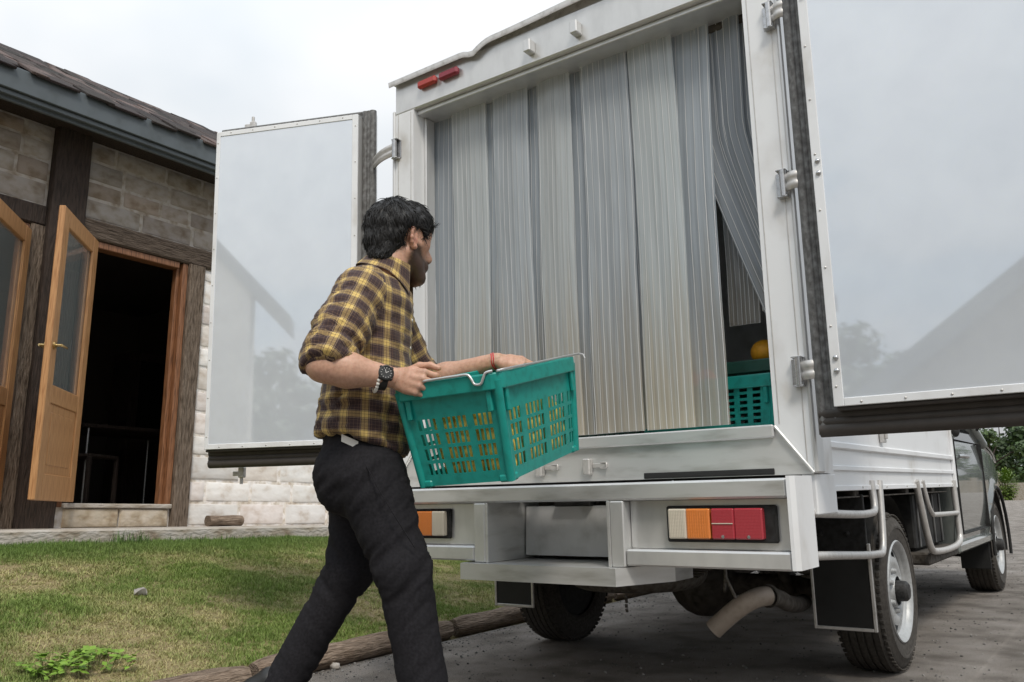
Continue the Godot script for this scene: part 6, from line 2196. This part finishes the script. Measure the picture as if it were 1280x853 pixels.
func shirt(P: Node3D) -> void:
	var b := Body.new()
	b.k = 0.045
	b.bone(Vector3(0.004, 1.32, 0), Vector3(-0.008, 1.06, 0), 0.122, 0.126, Vector3(1, 1, 0.72))
	b.bone(Vector3(-0.008, 1.06, 0), Vector3(-0.026, 0.85, 0), 0.127, 0.146, Vector3(1, 1, 0.76))
	b.bone(Vector3(0.012, 1.385, -0.12), Vector3(-0.008, 1.372, 0.120), 0.050, 0.050)
	b.bone(Vector3(0.02, 1.37, 0), Vector3(0.04, 1.405, 0), 0.085, 0.066)
	var R0 := Vector3(-0.020, 1.325, 0.155)
	var R1 := Vector3(-0.080, 1.105, 0.292)
	var L0 := Vector3(0.020, 1.355, -0.160)
	var L1 := Vector3(0.135, 1.125, -0.272)
	var L2 := Vector3(0.190, 1.148, -0.262)
	b.bone(R0, R0.lerp(R1, 0.55), 0.073, 0.066)
	b.bone(R0.lerp(R1, 0.55), R1, 0.066, 0.059)
	b.bone(R1, R1 + Vector3(0.030, -0.026, 0.0), 0.058, 0.056)
	b.bone(L0, L1, 0.074, 0.060)
	b.bone(L1, L2, 0.060, 0.057)
	var rc := R1 + Vector3(0.004, -0.022, 0.008)
	var rd := Vector3(0.16, -0.93, 0.30).normalized()
	var lc := L2
	var ld := Vector3(0.90, 0.36, 0.15).normalized()
	b.cut = func(p: Vector3, d: float) -> float:
		# shirt tails: high at the side, lower behind and in front
		var hem := 0.912 - 0.40 * maxf(0.0, p.x + 0.035)
		if absf(p.z) < 0.22 and p.y < 0.97: d = maxf(d, hem - p.y)
		if p.distance_to(rc) < 0.12: d = maxf(d, (p - rc).dot(rd))
		if p.distance_to(lc) < 0.11: d = maxf(d, (p - lc).dot(ld))
		# open neck
		d = maxf(d, (p - Vector3(0.055, 1.408, 0)).dot(Vector3(0.38, 0.92, 0)))
		return d
	b.mesh(0.0095)
	# creases: sharp where the cloth is pushed together
	var nz := noise(81, 1.0, 3)
	var wob := noise(82, 3.0, 2)
	for i in b.V.size():
		var p := b.V[i]
		var amp := 0.005
		var dir := Vector3(7.0, 16.0, 7.0)
		var sk := p
		if p.z > 0.165 or (p.distance_to(R0) < 0.12 and p.z > 0.12):
			var t := clampf((p - R0).dot((R1 - R0).normalized()) / R0.distance_to(R1), 0.0, 1.0)
			amp = lerpf(0.006, 0.015, t)
			sk = Vector3(p.x * 6.0, (p - R0).dot((R1 - R0).normalized()) * 26.0 + p.x * 9.0, p.z * 6.0)
		elif p.y < 1.02:
			amp = 0.013
			sk = Vector3(p.x * 9.0, p.y * 13.0 + p.x * 7.0, p.z * 9.0)
		else:
			sk = p * dir + Vector3(0, p.x * 8.0, 0)
		var w := nz.get_noise_3d(sk.x, sk.y, sk.z)
		b.V[i] = p + b.N[i] * (amp * (1.0 - 2.4 * absf(w)) * 0.9 + 0.0025 * wob.get_noise_3d(p.x * 9.0, p.y * 9.0, p.z * 9.0))
	b.normals()
	var g := Geo.new()
	var tile := 0.056
	var chart := func(p: Vector3) -> int:
		var i := b.nearest(p)
		return 0 if i < 4 else (1 if i < 7 else 2)
	var uv := func(p: Vector3, ch: int) -> Vector2:
		if ch == 0:
			var a := atan2(p.z * 0.74, p.x + 0.005)
			return Vector2((a / TAU) * UVWRAP, (p.y + 0.06 * p.x) / tile)
		var o: Vector3 = R0 if ch == 1 else L0
		var e: Vector3 = R1 if ch == 1 else L1
		var d := (e - o).normalized()
		var sx := d.cross(Vector3.RIGHT).normalized()
		var sy := d.cross(sx)
		var q := p - o
		return Vector2(atan2(q.dot(sx), q.dot(sy)) / TAU * 7.0 * 2.0 * 0.5, q.dot(d) / tile)
	b.into(g, Transform3D(), null, chart, uv)
	var S := part(P, "shirt", g, M.plaid)
	# rolled cuffs
	for c in [[rc + rd * 0.002 - Vector3(0.002, 0, 0.004), rd, 0.055, 0.040], [lc, ld, 0.055, 0.034]]:
		var cg := Geo.new()
		var d: Vector3 = c[1]
		var sx := d.cross(Vector3.UP if absf(d.y) < 0.8 else Vector3.RIGHT).normalized()
		var sy := d.cross(sx)
		cg.sheet(36, 8, func(u, w):
			var a: float = TAU * u
			var r: float = c[2] + 0.0065 * sin(PI * clampf(w, 0.0, 1.0)) + 0.0035 * nz.get_noise_3d(cos(a) * 3.0, sin(a) * 3.0, w * 3.0 + c[2] * 90.0)
			if w > 0.99: r = c[2] - 0.012
			return c[0] + (sx * cos(a) * 1.04 + sy * sin(a)) * r + d * (c[3] * (w - 0.78)), Vector2(UVWRAP * 0.44, 0.62), sx)
		part(S, "cuff", cg, M.plaid)
	# collar: a folded band standing round the neck, its points lying on the chest
	var cg := Geo.new()
	for layer in 2:
		cg.sheet(30, 5, func(u, w):
			var a := lerpf(-2.65, 2.65, u)
			var c := Vector3(0.040, 1.422, 0)
			var front := pow(maxf(0.0, -cos(a)), 2.0)
			var r := lerpf(0.078, 0.106, w) if layer == 0 else 0.073
			var y := lerpf(0.056, 0.006 - 0.050 * front, w) if layer == 0 else lerpf(0.058, -0.02, w)
			var dirn := Vector3(-cos(a), 0, sin(a))
			var p: Vector3 = c + dirn * Vector3(0.95, 1, 1.0) * (r + 0.006 * front * w)
			return p + Vector3(0.30 * y, y - 0.35 * (p.x - c.x), 0), Vector2(7.0, 1.4))
	part(S, "collar", cg, M.plaid)
	var bt := Geo.new()
	for k in 3: bt.ball(Vector3(0.128 - 0.004 * k, 1.28 - 0.09 * k, 0.012), Vector3(0.003, 0.006, 0.006), 10, 6)
	part(S, "button", bt, M.eye_white)

func trousers(P: Node3D) -> void:
	var b := Body.new()
	b.k = 0.032
	b.bone(Vector3(-0.024, 0.925, 0), Vector3(-0.026, 0.79, 0), 0.110, 0.126, Vector3(1, 1, 0.76))
	var hR := Vector3(0.020, 0.785, 0.085)
	var kR := Vector3(0.128, 0.515, 0.112)
	var aR := Vector3(0.212, 0.10, 0.100)
	var hL := Vector3(-0.032, 0.785, -0.085)
	var kL := Vector3(-0.068, 0.505, -0.105)
	var aL := Vector3(-0.310, 0.080, -0.125)
	b.bone(hR, kR, 0.108, 0.076); b.bone(kR, aR, 0.076, 0.064)
	b.bone(hL, kL, 0.098, 0.070); b.bone(kL, aL, 0.069, 0.056)
	b.bone(Vector3(-0.074, 0.80, 0.070), Vector3(-0.064, 0.745, 0.07), 0.074, 0.066)
	b.bone(Vector3(-0.074, 0.80, -0.070), Vector3(-0.064, 0.745, -0.07), 0.074, 0.066)
	b.cut = func(p: Vector3, d: float) -> float:
		return maxf(d, p.y - 0.95)
	b.mesh(0.0085)
	var nz := noise(83, 1.0, 3)
	for i in b.V.size():
		var p := b.V[i]
		var leg := 1.0 if p.z > 0.0 else -1.0
		var kn: Vector3 = kR if leg > 0 else kL
		var near := exp(-pow((p.y - kn.y) / 0.10, 2.0)) + 0.8 * exp(-pow((p.y - 0.16) / 0.10, 2.0)) + 0.7 * exp(-pow((p.y - 0.74) / 0.08, 2.0))
		var amp := 0.002 + 0.0055 * minf(near, 1.0)
		var w := nz.get_noise_3d(p.x * 5.0, p.y * 12.0 - leg * p.x * 13.0, p.z * 5.0 + leg * 5.0)
		amp *= smoothstep(0.93, 0.84, p.y)
		var w2 := nz.get_noise_3d(p.x * 17.0 + 9.0, p.y * 38.0 - leg * p.x * 30.0, p.z * 17.0)
		b.V[i] = p + b.N[i] * (amp * (1.0 - 2.6 * absf(w)) + 0.0014 * (0.3 + near) * (0.5 - 2.0 * absf(w2)) * smoothstep(0.93, 0.84, p.y))
	b.normals()
	var g := Geo.new()
	b.into(g)
	var T := part(P, "trousers", g, M.trouser)
	g = Geo.new()      # back pocket welt and side seam
	var pts := []
	for k in 9:
		var y := 0.86 - 0.035 * k
		pts.append(Vector3(-0.005 + 0.022 * k, y, 0.165 + 0.042 * sin(k / 8.0 * PI) + 0.004 * k))
	g.tube(pts, 0.0018, 5)
	part(T, "side_seam", g, M.trouser)
	g = Geo.new()
	g.lathe([Vector2(0.128, -0.018), Vector2(0.130, 0.0), Vector2(0.127, 0.018)], 40, Transform3D(Basis.from_scale(Vector3(0.93, 1, 1.16)), Vector3(-0.020, 0.905, 0)))
	part(T, "waistband", g, M.trouser)
	g = Geo.new()
	g.sheet(4, 3, func(u, w): return Vector3(-0.055 + 0.05 * u, 0.905 - 0.022 * u - 0.022 * w, 0.158 + 0.004 * sin(u * 3.0)))
	part(P, "undershirt_hem", g, M.eye_white)
	# shoes, below the frame
	for s in [[aR, 0.0, "R"], [aL, 0.6, "L"]]:
		var o := Geo.new()
		var sh := Body.new()
		sh.k = 0.03
		sh.bone(Vector3(-0.05, 0.045, 0), Vector3(0.02, 0.05, 0), 0.040, 0.042)
		sh.bone(Vector3(0.02, 0.045, 0), Vector3(0.15, 0.030, 0.005), 0.040, 0.032, Vector3(1, 1, 0.85))
		sh.bone(Vector3(-0.03, 0.05, 0), Vector3(-0.02, 0.10, 0), 0.042, 0.045)
		sh.cut = func(p: Vector3, d: float) -> float: return maxf(d, 0.006 - p.y)
		sh.mesh(0.008)
		var at: Vector3 = s[0]
		var q := Transform3D(Basis(Vector3(0, 0, 1), -float(s[1])), Vector3(at.x, -0.012, at.z)) if s[1] == 0.0 else Transform3D(Basis(Vector3(0, 0, 1), -0.55), Vector3(at.x - 0.03, 0.075, at.z))
		sh.into(o, q)
		part(P, "shoe", o, M.shoe)

func hair(P: Node3D, headx: Transform3D) -> void:
	var b := Body.new()
	b.k = 0.02
	b.bone(Vector3(-0.026, 0.042, 0), Vector3(0.020, 0.046, 0), 0.089, 0.086)
	b.bone(Vector3(0.05, 0.092, -0.022), Vector3(0.048, 0.094, 0.022), 0.036, 0.036)
	b.bone(Vector3(-0.055, -0.02, 0), Vector3(-0.060, -0.072, 0), 0.060, 0.044, Vector3(1, 1, 0.92))
	var nz := noise(91, 1.0, 3)
	b.cut = func(p: Vector3, d: float) -> float:
		var c := 0.75 * p.x - 0.66 * p.y - 0.026
		var a := absf(p.z)
		if p.x < 0.0 and p.y < 0.0: c = maxf(c, minf(-0.084 - p.y, 1.0))
		# round the ear
		var e := 0.036 - Vector2((p.x - 0.004) * 1.15, p.y + 0.006).length() if a > 0.05 else -1.0
		# sideburn comes down in front of the ear
		if a > 0.05 and p.x > 0.012 and p.x < 0.034 and p.y > -0.03: c = minf(c, -0.03 - p.y)
		return maxf(d, maxf(c, e))
	b.mesh(0.0042)
	for i in b.V.size():
		var p := b.V[i]
		b.V[i] = p + b.N[i] * (0.0070 * nz.get_noise_3d(p.x * 26.0, p.y * 16.0, p.z * 26.0) - 0.002)
	b.normals()
	var g := Geo.new()
	b.into(g, headx)
	var H := part(P, "hair", g, M.hair)
	# locks: tapered, curling strands flowing from the crown
	rng.seed = 101
	var s := Geo.new()
	s.xf = headx
	var crown := Vector3(-0.055, 0.125, 0.0)
	var made := 0
	while made < 3200:
		var i := rng.randi() % b.V.size()
		var p := b.V[i]
		var nn := b.N[i]
		if p.y < -0.085 or nn.length() < 0.5: continue
		var flow := (p - crown)
		flow -= nn * flow.dot(nn)
		if flow.length() < 0.004: continue
		flow = (flow.normalized() + Vector3(0, -0.25, 0) + Vector3(rng.randfn(), rng.randfn(), rng.randfn()) * 0.18).normalized()
		flow = (flow - nn * flow.dot(nn)).normalized()
		var side := nn.cross(flow)
		var L := rng.randf_range(0.016, 0.040)
		if p.y < -0.03: L *= 0.6
		var wv := rng.randf_range(-0.008, 0.008)
		var pts := []
		var rad := []
		var lift := rng.randf_range(0.0005, 0.0035)
		for k in 5:
			var t := k / 4.0
			pts.append(p + flow * L * t + side * wv * sin(t * 3.0) + nn * (lift * sin(PI * minf(t * 1.1, 1.0)) - 0.001 - L * L * t * t * 3.2))
			rad.append(lerpf(0.0014, 0.0002, t * t))
		s.tube(pts, rad, 4, false)
		made += 1
	var st := part(H, "locks", s, M.hair)
	st.set_meta("kind", "stuff")
	# stubble and beard hairs along the jaw
	var q := Geo.new()
	q.xf = headx
	made = 0
	while made < 1500:
		var u := rng.randf()
		var w := rng.randf()
		var sgn := 1.0 if rng.randf() < 0.6 else -1.0
		var base := Vector3(0.010, -0.030, sgn * 0.068).lerp(Vector3(0.088, -0.108, sgn * 0.010), u)
		base += Vector3(0.012 * sin(u * PI), lerpf(-0.032, 0.016 - 0.018 * u, w), sgn * (0.002 * sin(u * PI)))
		var nn := (base - Vector3(0.03, -0.03, 0)).normalized()
		var d := (nn * 0.6 + Vector3(0.25, -0.8, 0) + Vector3(rng.randfn(), rng.randfn(), rng.randfn()) * 0.25).normalized()
		var at := base - nn * 0.010
		var L := rng.randf_range(0.006, 0.011)
		var sd := d.cross(nn).normalized() * 0.0007
		q.tri(at - sd, at + sd, at + d * L)
		made += 1
	var bd := part(P, "beard", q, M.hair)
	bd.set_meta("kind", "stuff")

func extras(P: Node3D) -> void:
	# black wrist watch on the right wrist, facing out
	var w := Node3D.new()
	var c := Vector3(0.076, 1.060, 0.244)
	var ax := (WRIST_R - Vector3(-0.03, 1.076, 0.285)).normalized()
	var z := Vector3(0.20, 0.18, 0.96)
	z = (z - ax * z.dot(ax)).normalized()
	w.transform = Transform3D(Basis(ax, z.cross(ax), z), c)
	put(P, w, "wrist_watch")
	var g := Geo.new()
	g.sheet(40, 6, func(u, t):
		var a: float = TAU * u
		var e: float = [-0.011, -0.0115, -0.010, 0.010, 0.0115, 0.011, 0.009][roundi(t * 6)]
		var r: float = [0.0, 0.002, 0.0035, 0.0035, 0.002, 0.0, -0.001][roundi(t * 6)]
		return Vector3(e, cos(a) * (0.034 + r), -0.004 + sin(a) * (0.033 + r)), Vector2.ONE)
	part(w, "strap", g, M.shoe)
	g = Geo.new()
	var zt := Transform3D(Basis(Vector3.RIGHT, PI / 2), Vector3(0, 0, 0.030))
	g.lathe([Vector2(0.0225, -0.006), Vector2(0.0235, 0.004), Vector2(0.0225, 0.009), Vector2(0.0185, 0.011), Vector2(0.0178, 0.0085), Vector2(0.0005, 0.0085)], 28, zt)
	for k in 4: g.box(Vector3(cos(PI / 4 + PI / 2 * k) * 0.022, sin(PI / 4 + PI / 2 * k) * 0.022, 0.034), Vector3(0.009, 0.009, 0.012), 0.003, Basis(Vector3(0, 0, 1), PI / 4))
	part(w, "watch_case", g, M.shoe)
	g = Geo.new()
	for k in 12: g.box(Vector3(cos(TAU * k / 12) * 0.0145, sin(TAU * k / 12) * 0.0145, 0.0390), Vector3(0.0035, 0.0010, 0.0008), 0.0, Basis(Vector3(0, 0, 1), TAU * k / 12))
	g.box(Vector3(0.003, 0.002, 0.0392), Vector3(0.010, 0.0012, 0.0006), 0.0, Basis(Vector3(0, 0, 1), 0.6))
	g.box(Vector3(-0.002, 0.004, 0.0394), Vector3(0.0012, 0.011, 0.0006), 0.0, Basis(Vector3(0, 0, 1), 0.3))
	part(w, "dial_marks", g, M.galv)
	g = Geo.new()
	for k in 9:
		var a := -0.2 - 0.28 * k
		g.ball(Vector3(-0.017, sin(a) * 0.040 - 0.004, -0.004 + cos(a) * 0.036), Vector3.ONE * 0.0055, 10, 7)
	part(P, "bead_bracelet", g, M.eye_white).transform = w.transform
	# red thread on the left wrist
	g = Geo.new()
	var al := (WRIST_L - Vector3(0.215, 1.145, -0.262)).normalized()
	var lz := Vector3(0, 0, 1)
	lz = (lz - al * lz.dot(al)).normalized()
	var ly := lz.cross(al)
	for o in [-0.0035, 0.0035]:
		var pts := []
		for k in 25:
			var a := TAU * k / 24.0
			pts.append(WRIST_L - al * 0.012 + al * (o + 0.002 * sin(a * 3.0)) + (lz * cos(a) * 0.0275 + ly * sin(a) * 0.0290))
		g.tube(pts, 0.0026, 6, false)
	part(P, "red_bracelet", g, M.tomato)
